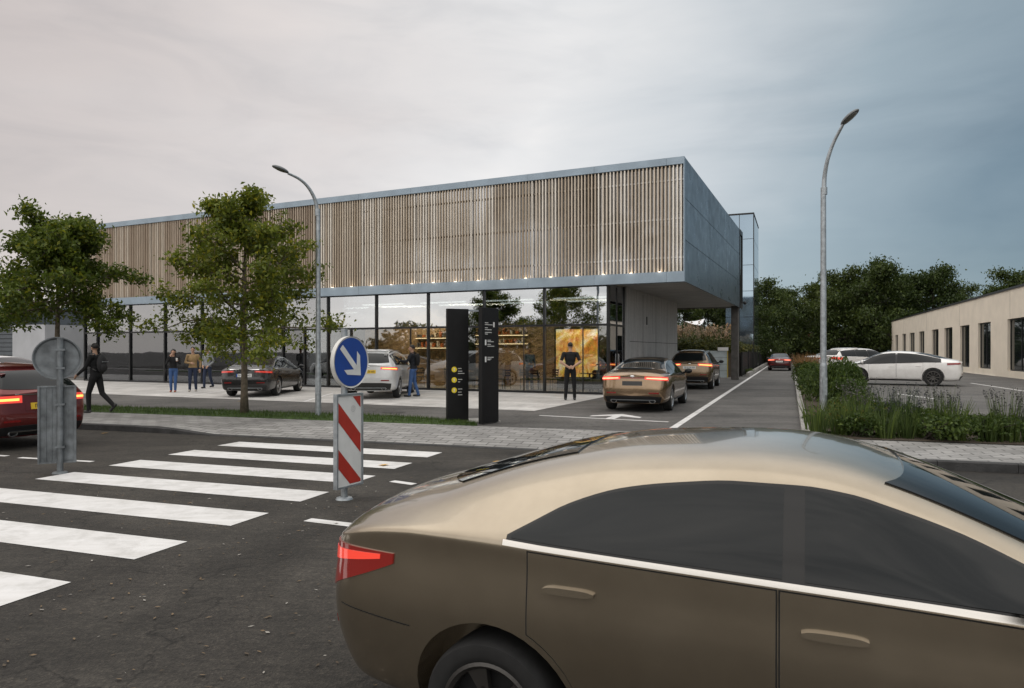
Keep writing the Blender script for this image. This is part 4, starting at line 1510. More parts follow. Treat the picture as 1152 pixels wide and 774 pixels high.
class Car:
    def __init__(self, p):
        self.p = p
        self.top, self.belt, self.w, self.ry = (pchip(p[k]) for k in ('top', 'belt', 'w', 'ry'))
        self.x0, self.x1 = p['top'][0][0], p['top'][-1][0]
        self.fl = p.get('floor', 0.19)
        self.make_body()

    def section(self, x):
        w, zb, zt, ry = self.w(x), self.belt(x), self.top(x), self.ry(x)
        zb = min(zb, zt - 0.02)
        fl = self.fl
        ends = max(0.0, 1 - min(x - self.x0, self.x1 - x) / 0.5)
        fl += 0.05 * ends * ends
        edge = min(0.062, 0.35 * (zt - zb) + 0.01)
        ze = zt - edge
        zs = zb - fl
        sc = self.p.get('sculpt', 0.012)
        tk = self.p.get('tuck', 0.012)
        return [(0, fl), (0.78 * w, fl), ((0.955 - tk * 1.6) * w, fl + 0.055), ((0.985 - tk) * w, fl + 0.26 * zs), (1.0 * w, fl + 0.58 * zs), ((0.992 - sc) * w, zb - 0.105),
                ((0.958 + 0.5 * sc) * w, zb), (0.955 * w + (ry - 0.955 * w) * 0.55, zb + (ze - zb) * 0.60), (ry, ze), (0.62 * ry, zt - 0.25 * edge), (0, zt)]

    def make_body(self):
        p = self.p
        xs = sorted(set([round(q[0], 3) for q in p['top']] + [round(q[0], 3) for q in p['w']]))
        st = [xs[0]]
        for x in xs[1:]:
            if x - st[-1] < 0.06 and x != xs[-1]: continue
            while x - st[-1] > 0.42: st.append(st[-1] + 0.35)
            st.append(x)
        V, Fs = [], []
        rings = []
        for i, x in enumerate(st):
            s = self.section(x)
            off = [0.0] * 11
            if i == 0: off = p['rear_off']
            if i == len(st) - 1: off = [-o for o in p['front_off']]
            ring = []
            for k in range(11): ring.append((x + off[k], s[k][0], s[k][1]))
            full = ring + [(q[0], -q[1], q[2]) for q in reversed(ring[1:10])]
            rings.append(list(range(len(V), len(V) + 20)))
            V += full
        crease_e = []
        for a, b in zip(rings[:-1], rings[1:]):
            for k in range(20):
                k2 = (k + 1) % 20
                Fs.append((a[k], b[k], b[k2], a[k2]))
            crease_e += [((a[6], b[6]), p.get('crease', 0.25)), ((a[14], b[14]), p.get('crease', 0.25))]
        for ring, sgn, bul in ((rings[0], -1, p.get('rear_bulge', 0.07)), (rings[-1], 1, p.get('front_bulge', 0.16))):
            rows = []
            for k in range(1, 10):
                L_, R_ = ring[k], ring[20 - k]
                xL, y, z = V[L_]
                row = [L_]
                for f in (0.6, 0.0, -0.6):
                    V.append((xL + sgn * bul * (1 - f * f) * p.get('bulk', [1] * 9)[k - 1], y * f, z))
                    row.append(len(V) - 1)
                row.append(R_)
                rows.append(row)
            bot, topv = ring[0], ring[10]
            # the middle of the first and last rows leans on the ring's own centre points
            for a, b in zip(rows[:-1], rows[1:]):
                for c in range(4):
                    f = (a[c], a[c + 1], b[c + 1], b[c])
                    Fs.append(f if sgn < 0 else tuple(reversed(f)))
            for row, v, top_ in ((rows[0], bot, False), (rows[-1], topv, True)):
                x_, y_, z_ = V[row[2]]
                V[v] = (x_, 0, V[v][2]) if True else V[v]
                for c in range(4):
                    f = (row[c], v, row[c + 1]) if not top_ else (row[c], row[c + 1], v)
                    Fs.append(f if sgn < 0 else tuple(reversed(f)))
        me = bpy.data.meshes.new('car_body')
        me.from_pydata(V, [], Fs)
        bm = bmesh.new(); bm.from_mesh(me)
        bmesh.ops.recalc_face_normals(bm, faces=bm.faces)
        cl = bm.edges.layers.float.new('crease_edge')
        bm.verts.ensure_lookup_table()
        for (a, b), c in crease_e:
            e = bm.edges.get((bm.verts[a], bm.verts[b]))
            if e: e[cl] = c
        bm.to_mesh(me); bm.free()
        lv = p.get('level', 3)
        full = evaluated(me, lambda o: setattr(o.modifiers.new('s', 'SUBSURF'), 'levels', lv) or setattr(o.modifiers['s'], 'render_levels', lv))
        self.bvh = BVHTree.FromPolygons([v.co.copy() for v in full.vertices], [tuple(f.vertices) for f in full.polygons])
        # wheel arches
        cut = MB()
        for x in p['axles']:
            for s in (-1, 1):
                r = p['rw'] + p.get('arch_gap', 0.045)
                n = 40
                vs = []
                for k in range(n):
                    a = 2 * math.pi * k / n
                    for y in (self.w(x) - 0.30, self.w(x) + 0.3):
                        vs.append((x + r * math.cos(a), s * y, p['rw'] + r * math.sin(a)))
                fs = [(2 * k, 2 * ((k + 1) % n), 2 * ((k + 1) % n) + 1, 2 * k + 1) for k in range(n)]
                fs += [tuple(reversed([2 * k for k in range(n)])), tuple([2 * k + 1 for k in range(n)])]
                if s < 0: fs = [tuple(reversed(f)) for f in fs]
                cut.add(vs, fs)
        cm = cut.mesh('cut', M['trim'])
        bm = bmesh.new(); bm.from_mesh(cm); bmesh.ops.recalc_face_normals(bm, faces=bm.faces); bm.to_mesh(cm); bm.free()
        co = bpy.data.objects.new('cut', cm); COL.objects.link(co)
        full.materials.clear()
        full.materials.append(p['paint']); full.materials.append(M['trim'])
        cm.polygons.foreach_set('material_index', [1] * len(cm.polygons))
        cm.materials.clear(); cm.materials.append(p['paint']); cm.materials.append(M['trim'])
        def mods(o):
            m = o.modifiers.new('b', 'BOOLEAN'); m.object = co; m.operation = 'DIFFERENCE'; m.solver = 'EXACT'
        body = evaluated(full, mods)
        bpy.data.objects.remove(co)
        body.polygons.foreach_set('use_smooth', [True] * len(body.polygons))
        body.set_sharp_from_angle(angle=math.radians(38))
        self.body = body

    # surface lookups
    def side(self, x, z, s, e=0.0):
        hit = self.bvh.ray_cast(Vector((x, s * 3, z)), Vector((0, -s, 0)))
        if hit[0] is None: hit = self.bvh.find_nearest(Vector((x, s * self.w(x), z)))
        return hit[0] + hit[1].normalized() * e

    def axial(self, y, z, s, e=0.0):        # from behind (s=-1) or the front (s=1)
        hit = self.bvh.ray_cast(Vector((s * 5, y, z)), Vector((-s, 0, 0)))
        if hit[0] is None: hit = self.bvh.find_nearest(Vector((s * 2.2, y, z)))
        return hit[0] + hit[1].normalized() * e

    def corner(self, th, z, s, e=0.0):      # round the tail (s=-1) or nose (s=1); th in radians off the axis, + to the left
        xc = (self.x0 + 1.1) if s < 0 else (self.x1 - 1.1)
        d = Vector((s * math.cos(th), math.sin(th), 0))
        hit = self.bvh.ray_cast(Vector((xc, 0, z)) + d * 4, -d)
        if hit[0] is None: hit = self.bvh.find_nearest(Vector((xc, 0, z)) + d * 1.1)
        return hit[0] + hit[1].normalized() * e

    def patch(self, fn, ss, lo, hi, nz=6, e=0.004, ring=None, skirt=0.012):
        """a raised sheet on the surface: ss are the stations, lo/hi give its lower and upper edge"""
        b = MB()
        ids = {}
        ns = len(ss)
        for i, s in enumerate(ss):
            l, h = lo(s), hi(s)
            if ring and h - l > 2.2 * ring: zz = [l, l + ring] + [l + ring + (h - l - 2 * ring) * k / (nz - 2) for k in range(1, nz - 2)] + [h - ring, h]
            else: zz = [l + (h - l) * k / nz for k in range(nz + 1)]
            zz = (zz + [h] * 20)[:nz + 1] if len(zz) != nz + 1 else zz
            for j, z in enumerate(zz):
                ids[i, j] = len(b.v); b.v.append(tuple(fn(s, z, e)))
        for i in range(ns - 1):
            for j in range(nz):
                b.f.append((ids[i, j], ids[i + 1, j], ids[i + 1, j + 1], ids[i, j + 1]))
                b.m.append(1 if ring and (i in (0, ns - 2) or j in (0, nz - 1)) else 0)
        # skirt down into the body
        loop = [(i, 0) for i in range(ns)] + [(ns - 1, j) for j in range(1, nz + 1)] + [(i, nz) for i in range(ns - 2, -1, -1)] + [(0, j) for j in range(nz - 1, 0, -1)]
        low = {}
        for (i, j) in loop:
            v = Vector(b.v[ids[i, j]])
            hit = self.bvh.find_nearest(v)
            low[i, j] = len(b.v); b.v.append(tuple(v - hit[1].normalized() * (e + skirt)))
        for q in range(len(loop)):
            a, c = loop[q], loop[(q + 1) % len(loop)]
            b.f.append((ids[a], low[a], low[c], ids[c])); b.m.append(1 if ring else 0)
        return b

    def fix(self, mb, mats):
        me = mb.mesh('patch', mats, smooth=True)
        bm = bmesh.new(); bm.from_mesh(me)
        bmesh.ops.remove_doubles(bm, verts=bm.verts, dist=0.0004)
        bmesh.ops.recalc_face_normals(bm, faces=bm.faces)
        bm.to_mesh(me); bm.free()
        # turn outwards
        n_out = 0
        for f in me.polygons:
            hit = self.bvh.find_nearest(f.center)
            if hit[1] is not None and f.normal.dot(hit[1]) > 0: n_out += f.area
            else: n_out -= f.area
        if n_out < 0:
            me.flip_normals()
        me.polygons.foreach_set('use_smooth', [True] * len(me.polygons))
        me.set_sharp_from_angle(angle=math.radians(35))
        return me


def lin(a, b, n): return [a + (b - a) * i / (n - 1) for i in range(n)]


def mesh_obj(name, me, parent):
    o = bpy.data.objects.new(name, me)
    COL.objects.link(o)
    o.parent = parent
    return o


def wheel_meshes(r, wd, style, rimmat, name):
    b = MB()
    rr = r * 0.70
    prof = [(rr, -wd / 2 + 0.01), (r * 0.80, -wd / 2), (r * 0.95, -wd / 2 + 0.004), (r * 0.992, -wd / 2 + 0.03), (r, -wd * 0.2), (r, wd * 0.2), (r * 0.992, wd / 2 - 0.03), (r * 0.95, wd / 2 - 0.004), (r * 0.80, wd / 2), (rr, wd / 2 - 0.012), (rr - 0.012, wd / 2 - 0.03), (rr - 0.02, -wd / 2 + 0.02), (rr, -wd / 2 + 0.01)]
    yf = lambda x, y, z: (x, z, y)
    b.lathe(prof, 44, fr=yf)
    tyre = b.mesh(name + '_tyre', M['rubber'], smooth=True, angle=50)
    b = MB()
    f = wd / 2 - 0.022
    b.lathe([(rr + 0.002, f + 0.012), (rr - 0.012, f + 0.016), (rr - 0.028, f), (rr - 0.03, -0.02)], 44, fr=yf)
    b.lathe([(0.0, f + 0.004), (0.05, f + 0.002), (0.062, f - 0.02), (0.065, -0.02)], 24, fr=yf)
    b.lathe([(0.0, 0.012), (rr - 0.02, 0.012)], 32, 1, fr=yf)
    n = style
    for k in range(n):
        a = 2 * math.pi * k / n
        for da in ((-0.13, 0.13) if n < 9 else (0.0,)):
            pts = [(0.05, a), (rr * 0.5, a + da * 0.7), (rr - 0.014, a + da)]
            wds = [0.020, 0.017, 0.022] if n < 9 else [0.017, 0.015, 0.02]
            vs = []
            for (q, aa), ww in zip(pts, wds):
                c, s = math.cos(aa), math.sin(aa)
                dep = f - 0.010 if q < 0.1 else f - 0.002
                for (o, y) in ((-ww, dep), (ww, dep), (ww * 0.8, dep - 0.035), (-ww * 0.8, dep - 0.035)):
                    vs.append((q * c - o * s, y, q * s + o * c))
            fs = []
            for i in range(2):
                for k2 in range(4): fs.append((i * 4 + k2, i * 4 + (k2 + 1) % 4, (i + 1) * 4 + (k2 + 1) % 4, (i + 1) * 4 + k2))
            b.add(vs, fs)
    rim = b.mesh(name + '_rim', [rimmat, M['disc']])
    bm = bmesh.new(); bm.from_mesh(rim); bmesh.ops.recalc_face_normals(bm, faces=bm.faces); bm.to_mesh(rim); bm.free()
    return tyre, rim


def build_car(name, p, loc, heading, label, cat='car', group=None, steer=0.0):
    """p: the car's measures; loc: the ground point below the middle of its rear axle; heading: a ground direction"""
    c = Car(p)
    h = Vector(heading[:2]).normalized()
    root = empty(name, (0, 0, 0), math.atan2(h.y, h.x), label, cat, group)
    ax = p['axles'][0]
    root.location = Vector((loc[0] - h.x * ax, loc[1] - h.y * ax, loc[2]))
    body = mesh_obj('body', c.body, root)
    L = lambda v: (lambda s: v)
    belt, top = c.belt, c.top
    # ---- glass
    m_ = p.get('win_margin', 0.112)
    lo = lambda x: belt(x) + p.get('sill', 0.014)
    hi = pchip(p['win_top']) if p.get('win_top') else (lambda x: top(x) - m_)
    xa = p['bp']
    while hi(xa) - lo(xa) > 0.012 and xa < p['win'][1]: xa += 0.01
    xr = p['bp']
    while hi(xr) - lo(xr) > 0.012 and xr > p['win'][0]: xr -= 0.01
    for s in (1, -1):
        fn = lambda x, z, e, s=s: c.side(x, z, s, e)
        cuts = [(xr, p['cp'] - 0.03), (p['cp'] + 0.03, p['bp'] - 0.035), (p['bp'] + 0.035, xa)] if p.get('cp') else [(xr, p['bp'] - 0.035), (p['bp'] + 0.035, xa)]
        # dark band of the whole window line, then the panes on it
        o = mesh_obj('window_surround', c.fix(c.patch(fn, lin(xr - 0.02, xa + 0.02, 44), lambda x: lo(x) - 0.010, lambda x: max(hi(x) + 0.012, lo(x) - 0.006), 6, 0.003), p.get('surround', M['trim'])), root)
        for (a, b_) in cuts:
            if b_ - a < 0.05: continue
            mesh_obj('side_window', c.fix(c.patch(fn, lin(a, b_, 22), lo, hi, 6, 0.006), M['carglass']), root)
        if p.get('chrome', True):
            b = c.patch(fn, lin(xr - 0.03, xa + 0.06, 40), lambda x: lo(x) - 0.027, lambda x: lo(x) - 0.009, 2, 0.009)
            if p.get('chrome_top'):
                b2 = c.patch(fn, lin(xr + 0.02, xa, 40), lambda x: max(hi(x), lo(x)) + 0.008, lambda x: max(hi(x), lo(x)) + 0.016, 2, 0.008)
                n0 = len(b.v); b.v += b2.v; b.f += [tuple(i + n0 for i in f) for f in b2.f]; b.m += b2.m
            mesh_obj('window_trim', c.fix(b, p.get('trim_mat', M['chrome'])), root)
        # doors: a thin dark seam round each, the handle on it
        dr = p['doors']
        for (a, b_) in dr:
            def zl(x):
                z = c.fl + 0.10
                for ax_ in p['axles']:
                    q = (p['rw'] + 0.10) ** 2 - (x - ax_) ** 2
                    if q > 0: z = max(z, p['rw'] + math.sqrt(q))
                return z
            d = mesh_obj('door', c.fix(c.patch(fn, [a, a + 0.005] + lin(a + 0.03, b_ - 0.03, 22) + [b_ - 0.005, b_], zl, lambda x: lo(x) - 0.034, 12, 0.0012, ring=0.005, skirt=0.002), [p['paint'], M['gap']]), root)
            hx, hz = a + 0.07, belt((a + b_) / 2) - p.get('handle_drop', 0.145)
            hw = lambda x: 0.013 * max(0.12, 1 - abs((x - hx - 0.10) / 0.10) ** 4) ** 0.5
            b = c.patch(fn, lin(hx, hx + 0.20, 12), lambda x: hz + 0.012 - hw(x), lambda x: hz + 0.012 + hw(x), 3, 0.022, skirt=0.0)
            mesh_obj('handle', c.fix(b, p.get('handle_mat', p['paint'])), d)
        if p.get('bumper_seam'):
            mesh_obj('bumper_seam', c.fix(c.patch(fn, lin(c.x0 + 0.13, p['axles'][0] - 0.36, 14), lambda x: p['bumper_seam'] - 0.05 * (x - c.x0), lambda x: p['bumper_seam'] + 0.005 - 0.05 * (x - c.x0), 1, 0.0015, skirt=0.004), M['gap']), root)
        # sill
        mesh_obj('sill_trim', c.fix(c.patch(fn, lin(p['axles'][0] + p['rw'] + 0.08, p['axles'][1] - p['rw'] - 0.08, 14), L(c.fl + 0.005), L(c.fl + 0.075), 2, 0.008), M['trim']), root)
        # mirror
        mx = xa - 0.17
        my = c.side(mx, lo(mx) + 0.02, s)
        b = MB()
        b.ball((mx - 0.02, my.y + s * 0.16, my.z + 0.055), 0.075, 0.115, 0.075, 14, 10)
        b.tube([(mx, my.y - s * 0.01, my.z), (mx, my.y + s * 0.10, my.z + 0.03)], 0.026, 8)
        mo = mesh_obj('mirror', b.mesh('mirror', p.get('mirror_mat', p['paint']), smooth=True), root)
        b = MB(); b.ball((mx - 0.085, my.y + s * 0.16, my.z + 0.055), 0.012, 0.095, 0.058, 14, 8)
        mesh_obj('mirror_glass', b.mesh('mirror_glass', M['carglass'], smooth=True), mo)
        # lamps
        t0, t1, zl, zh = p['tail']
        def tl(th): return zl + p.get('tail_in', 0.03) * max(0, 1 - (abs(th) - t0) / (t1 - t0)) + p.get('tail_up', 0.0) * max(0, (abs(th) - t0) / (t1 - t0))
        def thi(th): return zh - p.get('tail_out', 0.02) * (abs(th) - t0) / (t1 - t0)
        ths = [s * q for q in lin(t0, t1, 16)]
        cf = lambda th, z, e: c.corner(th, z, -1, e)
        tlm = mesh_obj('taillight', c.fix(c.patch(cf, ths, tl, thi, 4, 0.008), M[p.get('tail_mat', 'tail_on')]), root)
        if p.get('tail_mat', 'tail_on') != 'tail_off':
            ths = [s * q for q in lin(t0 + 0.04, t1 - 0.12 * (t1 - t0), 12)]
            mesh_obj('light_bar', c.fix(c.patch(cf, ths, lambda th: tl(th) + (thi(th) - tl(th)) * p.get('bar', (0.30, 0.62))[0], lambda th: tl(th) + (thi(th) - tl(th)) * p.get('bar', (0.30, 0.62))[1], 2, 0.012), M[p.get('bar_mat', 'tail_hot')]), tlm)
        rz = p['rear_low'] + 0.06
        ths = [s * q for q in lin(0.36, 0.56, 8)]
        mesh_obj('reflector', c.fix(c.patch(cf, ths, L(rz), L(rz + 0.035), 2, 0.006), M['tail_off']), root)
        ff = lambda th, z, e: c.corner(th, z, 1, e)
        hz = p['head']
        mesh_obj('headlight', c.fix(c.patch(ff, [s * q for q in lin(0.34, 0.86, 12)], L(hz), lambda th: hz + 0.05 + 0.10 * (abs(th) - 0.34), 4, 0.006), M['headlamp']), root)
    rf = lambda y, z, e: c.axial(y, z, -1, e)
    z0, z1, yw, yt = p['rwin']
    # rear window: stations across, narrower at its top by casting along a shrinking y
    def rwf(q, t, e):
        y = q * (yw + (yt - yw) * t)
        return c.axial(y, z0 + (z1 - z0) * t - 0.02 * abs(q) ** 2 * t + 0.025 * abs(q) ** 3 * (1 - t), -1, e)
    mesh_obj('rear_window', c.fix(c.patch(rwf, lin(-1, 1, 22), L(0.0), L(1.0), 10, 0.006), M[p.get('rglass', 'carglass')]), root)
    z0f, z1f, ywf, ytf = p['fwin']
    def fwf(q, t, e): return c.axial(q * (ywf + (ytf - ywf) * t), z0f + (z1f - z0f) * t - 0.02 * q * q * t, 1, e)
    mesh_obj('windscreen', c.fix(c.patch(fwf, lin(-1, 1, 22), L(0.0), L(1.0), 10, 0.006), M['carglass']), root)
    # tail furniture
    cf = lambda th, z, e: c.corner(th, z, -1, e)
    rl = p['rear_low']
    mesh_obj('rear_diffuser', c.fix(c.patch(cf, lin(-p.get('diff', 0.62), p.get('diff', 0.62), 26), L(c.fl + 0.065), lambda th: rl - 0.10 * max(0, abs(th) - 0.4), 4, 0.010), M['trim']), root)
    mesh_obj('diffuser_trim', c.fix(c.patch(cf, lin(-0.50, 0.50, 22), L(c.fl + 0.13), L(c.fl + 0.15), 2, 0.018), p.get('lowtrim', M['galv'])), root)
    for s in (-1, 1):
        b = MB()
        q = c.corner(s * 0.46, c.fl + 0.105, -1, 0.0)
        b.lathe([(0.052, -0.10), (0.055, 0.03), (0.046, 0.032), (0.044, -0.06)], 18, fr=lambda x, y, z: (q.x - z - 0.0, q.y + x * 1.45, q.z + y))
        mesh_obj('exhaust', b.mesh('exhaust', M['rim'], smooth=True, angle=40), root)
    py, pz = 0.26, p['plate_z']
    rec = mesh_obj('plate_recess', c.fix(c.patch(rf, lin(-py - 0.09, py + 0.09, 10), L(pz - 0.028), L(pz + 0.140), 3, 0.004), p.get('recess_mat', M['gap'])), root)
    pl_ = mesh_obj('licence_plate', c.fix(c.patch(rf, lin(-py, py, 10), L(pz), L(pz + 0.112), 3, 0.012), M[p.get('plate', 'plate_w')]), root)
    if p.get('plate_marks', True):
        b = MB()
        rs = random.Random(3)
        y = py - 0.07
        while y > -py + 0.05:
            w_ = 0.040
            a0, a1, a2, a3 = (tuple(c.axial(yy, zz, -1, 0.0145)) for yy, zz in ((y, pz + 0.025), (y - w_, pz + 0.025), (y - w_, pz + 0.088), (y, pz + 0.088)))
            o_ = 0.011
            m0, m1 = Vector(a0), Vector(a2)
            # a plain upright and crossbar per character: readable only as a mark, as in the photograph
            def cell(y0, y1, z0_, z1_):
                b.poly([tuple(c.axial(yy, zz, -1, 0.0148)) for yy, zz in ((y0, z0_), (y1, z0_), (y1, z1_), (y0, z1_))])
            cell(y, y - o_, pz + 0.025, pz + 0.088)
            if rs.random() < 0.75: cell(y - w_ + o_, y - w_, pz + 0.025, pz + 0.088)
            zz = rs.choice([pz + 0.025, pz + 0.05, pz + 0.077])
            cell(y - o_, y - w_ + o_, zz, zz + 0.011)
            y -= 0.056 if rs.random() < 0.8 else 0.085
        mesh_obj('plate_marking', b.mesh('plate_marking', M['ink']), pl_)
        if p.get('plate_blue'):
            b = MB(); b.poly([tuple(c.axial(yy, zz, -1, 0.0152)) for yy, zz in ((py, pz), (py - 0.045, pz), (py - 0.045, pz + 0.112), (py, pz + 0.112))])
            mesh_obj('plate_band', b.mesh('plate_band', M['blue']), pl_)
    # boot seam and badge
    sz = p.get('lid_z')
    if sz:
        b = MB()
        bl = c.patch(rf, lin(-0.62, 0.62, 20), L(sz), L(sz + 0.006), 1, 0.0015, skirt=0.004)
        mesh_obj('boot_seam', c.fix(bl, M['gap']), root)
    if p.get('light_band'):
        zb_ = (p['tail'][2] + p['tail'][3]) / 2 + 0.02
        ths = lin(-p['tail'][0], p['tail'][0], 20)
        mesh_obj('light_band', c.fix(c.patch(cf, ths, L(zb_ - 0.012), L(zb_ + 0.014), 2, 0.009), M[p['light_band']]), root)
    if p.get('strip'):
        zb_ = p['strip']
        mesh_obj('chrome_strip', c.fix(c.patch(rf, lin(-0.5, 0.5, 16), L(zb_), L(zb_ + 0.018), 2, 0.010), M['chrome']), root)
    if p.get('badge'):
        q = c.axial(0, p['badge'], -1, 0.004)
        b = MB(); b.ball(q, 0.012, 0.062, 0.028, 16, 8)
        mesh_obj('badge', b.mesh('badge', M['chrome'], smooth=True), root)
    if p.get('spoiler'):
        zz = p['spoiler']
        b = c.patch(rf, lin(-p['rwin'][3] * 1.02, p['rwin'][3] * 1.02, 16), L(zz - 0.02), L(zz + 0.035), 3, 0.05, skirt=0.06)
        mesh_obj('roof_spoiler', c.fix(b, p.get('spoiler_mat', p['paint'])), root)
    if p.get('roof_dark'):
        x0_, x1_ = p['roof_dark']
        def rfn(x, y, e):
            hit = c.bvh.ray_cast(Vector((x, y, 3)), Vector((0, 0, -1)))
            return hit[0] + hit[1] * e
        mesh_obj('roof_glass', c.fix(c.patch(rfn, lin(x0_, x1_, 16), L(-0.5), L(0.5), 10, 0.005), M['carglass']), root)
    if p.get('rails'):
        x0_, x1_ = p['rails']
        for s in (-1, 1):
            pts = []
            for x in lin(x0_, x1_, 14):
                y = s * (c.ry(x) - 0.035)
                hit = c.bvh.ray_cast(Vector((x, y, 3)), Vector((0, 0, -1)))
                lift = 0.042 if x0_ + 0.1 < x < x1_ - 0.1 else 0.0
                pts.append(hit[0] + Vector((0, 0, lift)))
            b = MB(); b.tube(pts, 0.017, 8)
            mesh_obj('roof_rail', b.mesh('roof_rail', p.get('rail_mat', M['galv']), smooth=True), root)
    if p.get('fin'):
        x = p['fin']
        z = top(x)
        b = MB(); b.add([(x, 0.03, z - 0.03), (x, -0.03, z - 0.03), (x + 0.15, 0, z - 0.03), (x + 0.01, 0, z + 0.055), (x + 0.05, 0, z + 0.045)], [(0, 1, 3), (1, 2, 4, 3), (2, 0, 3, 4), (0, 2, 1)])
        mesh_obj('roof_fin', b.mesh('roof_fin', p['paint']), root)
    ff = lambda th, z, e: c.corner(th, z, 1, e)
    mesh_obj('grille', c.fix(c.patch(ff, lin(-0.30, 0.30, 12), L(0.36), L(0.58), 4, 0.006), M['trim']), root)
    # wheels and the dark wells behind them
    ty, rm = wheel_meshes(p['rw'], 0.225, p.get('spokes', 5), p.get('rim_mat', M['rim']), name)
    for x in p['axles']:
        for s in (1, -1):
            y = s * (c.w(x) - 0.135)
            wl = empty('wheel', (x, y, p['rw']), 0 if s > 0 else math.pi, parent=root)
            mesh_obj('tyre', ty, wl); mesh_obj('rim', rm, wl)
    return root


def shift(pts, dz): return [(a, b + dz) for a, b in pts]


OFF_R = [0.22, 0.16, 0.10, 0.01, 0.0, 0.03, 0.045, 0.045, 0.03, 0.03, 0.03]
OFF_F = [0.20, 0.15, 0.08, 0.02, 0.0, 0.04, 0.08, 0.10, 0.10, 0.10, 0.10]
SEDAN = dict(
    top=[(-2.42, 0.985), (-2.30, 1.055), (-1.95, 1.09), (-1.62, 1.15), (-1.15, 1.30), (-0.70, 1.395), (-0.15, 1.44), (0.35, 1.42), (0.75, 1.32), (1.25, 1.07), (1.55, 0.995), (2.05, 0.88), (2.30, 0.74), (2.42, 0.62)],
    belt=[(-2.42, 0.90), (-2.0, 0.975), (-1.2, 0.985), (-0.3, 0.96), (0.6, 0.93), (1.3, 0.90), (2.0, 0.76), (2.42, 0.56)],
    w=[(-2.42, 0.76), (-2.22, 0.86), (-1.7, 0.91), (0.0, 0.905), (1.5, 0.905), (2.05, 0.84), (2.42, 0.62)],
    ry=[(-2.42, 0.66), (-1.9, 0.70), (-1.3, 0.63), (-0.4, 0.595), (0.4, 0.60), (1.1, 0.68), (1.6, 0.72), (2.1, 0.68), (2.42, 0.48)],
    rear_off=OFF_R, front_off=OFF_F, axles=(-1.42, 1.42), rw=0.335, win=(-1.75, 1.4), bp=-0.10, cp=-0.98, doors=[(-1.1, -0.102), (-0.098, 0.98)],
    tail=(0.30, 0.86, 0.81, 0.93), tail_in=0.045, rear_low=0.43, plate_z=0.70, rwin=(1.10, 1.375, 0.68, 0.54), fwin=(1.06, 1.36, 0.70, 0.56), head=0.68, lid_z=None, badge=0.94)
ESTATE = dict(SEDAN)
ESTATE.update(
    top=[(-2.38, 1.01), (-2.30, 1.10), (-2.16, 1.26), (-2.02, 1.38), (-1.8, 1.435), (-1.2, 1.47), (-0.3, 1.49), (0.35, 1.455), (0.75, 1.34), (1.25, 1.08), (1.55, 1.0), (2.05, 0.88), (2.30, 0.74), (2.42, 0.62)],
    belt=[(-2.38, 0.93), (-2.0, 0.995), (-1.2, 0.985), (-0.3, 0.96), (0.6, 0.93), (1.3, 0.90), (2.0, 0.76), (2.42, 0.56)],
    w=[(-2.38, 0.78), (-2.2, 0.865), (-1.7, 0.91), (0.0, 0.905), (1.5, 0.905), (2.05, 0.84), (2.42, 0.62)],
    ry=[(-2.38, 0.70), (-2.1, 0.63), (-1.5, 0.61), (-0.4, 0.60), (0.4, 0.60), (1.1, 0.68), (1.6, 0.72), (2.1, 0.68), (2.42, 0.48)],
    win=(-2.0, 1.4), cp=-1.0, rwin=(1.04, 1.37, 0.69, 0.57), spoiler=1.42, rails=(-1.75, 0.35), badge=0.92, tail=(0.30, 0.90, 0.80, 0.95))
SUV = dict(ESTATE)
SUV.update(
    top=shift(ESTATE['top'], 0.15), belt=shift(ESTATE['belt'], 0.13), rw=0.36, floor=0.25, rwin=(1.19, 1.52, 0.68, 0.57), fwin=(1.20, 1.50, 0.70, 0.56), spoiler=1.57, tail=(0.30, 0.90, 0.93, 1.09),
    plate_z=0.86, badge=1.07, rear_low=0.55, head=0.80)
FAST = dict(SEDAN)
FAST.update(
    top=[(-2.36, 1.00), (-2.26, 1.07), (-1.95, 1.135), (-1.5, 1.255), (-1.0, 1.375), (-0.5, 1.445), (0.0, 1.465), (0.4, 1.44), (0.8, 1.33), (1.3, 1.07), (1.55, 0.995), (2.0, 0.86), (2.25, 0.72), (2.36, 0.60)],
    belt=[(-2.36, 0.90), (-2.0, 0.985), (-1.2, 0.985), (-0.3, 0.955), (0.6, 0.92), (1.3, 0.89), (2.0, 0.74), (2.36, 0.54)],
    w=[(-2.36, 0.76), (-2.18, 0.86), (-1.7, 0.91), (0.0, 0.90), (1.5, 0.905), (2.0, 0.84), (2.36, 0.62)],
    ry=[(-2.36, 0.66), (-1.9, 0.66), (-1.3, 0.61), (-0.4, 0.60), (0.4, 0.60), (1.1, 0.68), (1.6, 0.72), (2.05, 0.68), (2.36, 0.48)],
    axles=(-1.36, 1.42), rw=0.36, cp=None, bp=-0.02, win=(-1.62, 1.45), rwin=(1.12, 1.38, 0.66, 0.54), doors=[(-1.0, -0.022), (-0.018, 1.03)])

P = {}
M['tail_dim'] = mat('dim_tail_lamp', (0.14, 0.008, 0.007), 0.12, coat=1, emit=(1.0, 0.05, 0.03), estr=0.07)
P['gold'] = car_paint('gold_paint', (0.30, 0.205, 0.125), 0.85, 0.22)
P['dgold'] = car_paint('dark_gold_paint', (0.20, 0.14, 0.085), 0.85, 0.27)
P['black'] = car_paint('black_paint', (0.009, 0.009, 0.010), 0.0, 0.25)
P['white'] = car_paint('white_paint', (0.84, 0.83, 0.82), 0.0, 0.3, 0.01)
P['silver'] = car_paint('pearl_white_paint', (0.62, 0.63, 0.64), 0.15, 0.30, 0.02)
P['red'] = car_paint('deep_red_paint', (0.15, 0.018, 0.016), 0.5, 0.28)
P['dred'] = car_paint('dark_red_paint', (0.075, 0.014, 0.016), 0.4, 0.28)
P['champ'] = car_paint('champagne_paint', (0.35, 0.297, 0.224), 0.86, 0.235, 0.04)

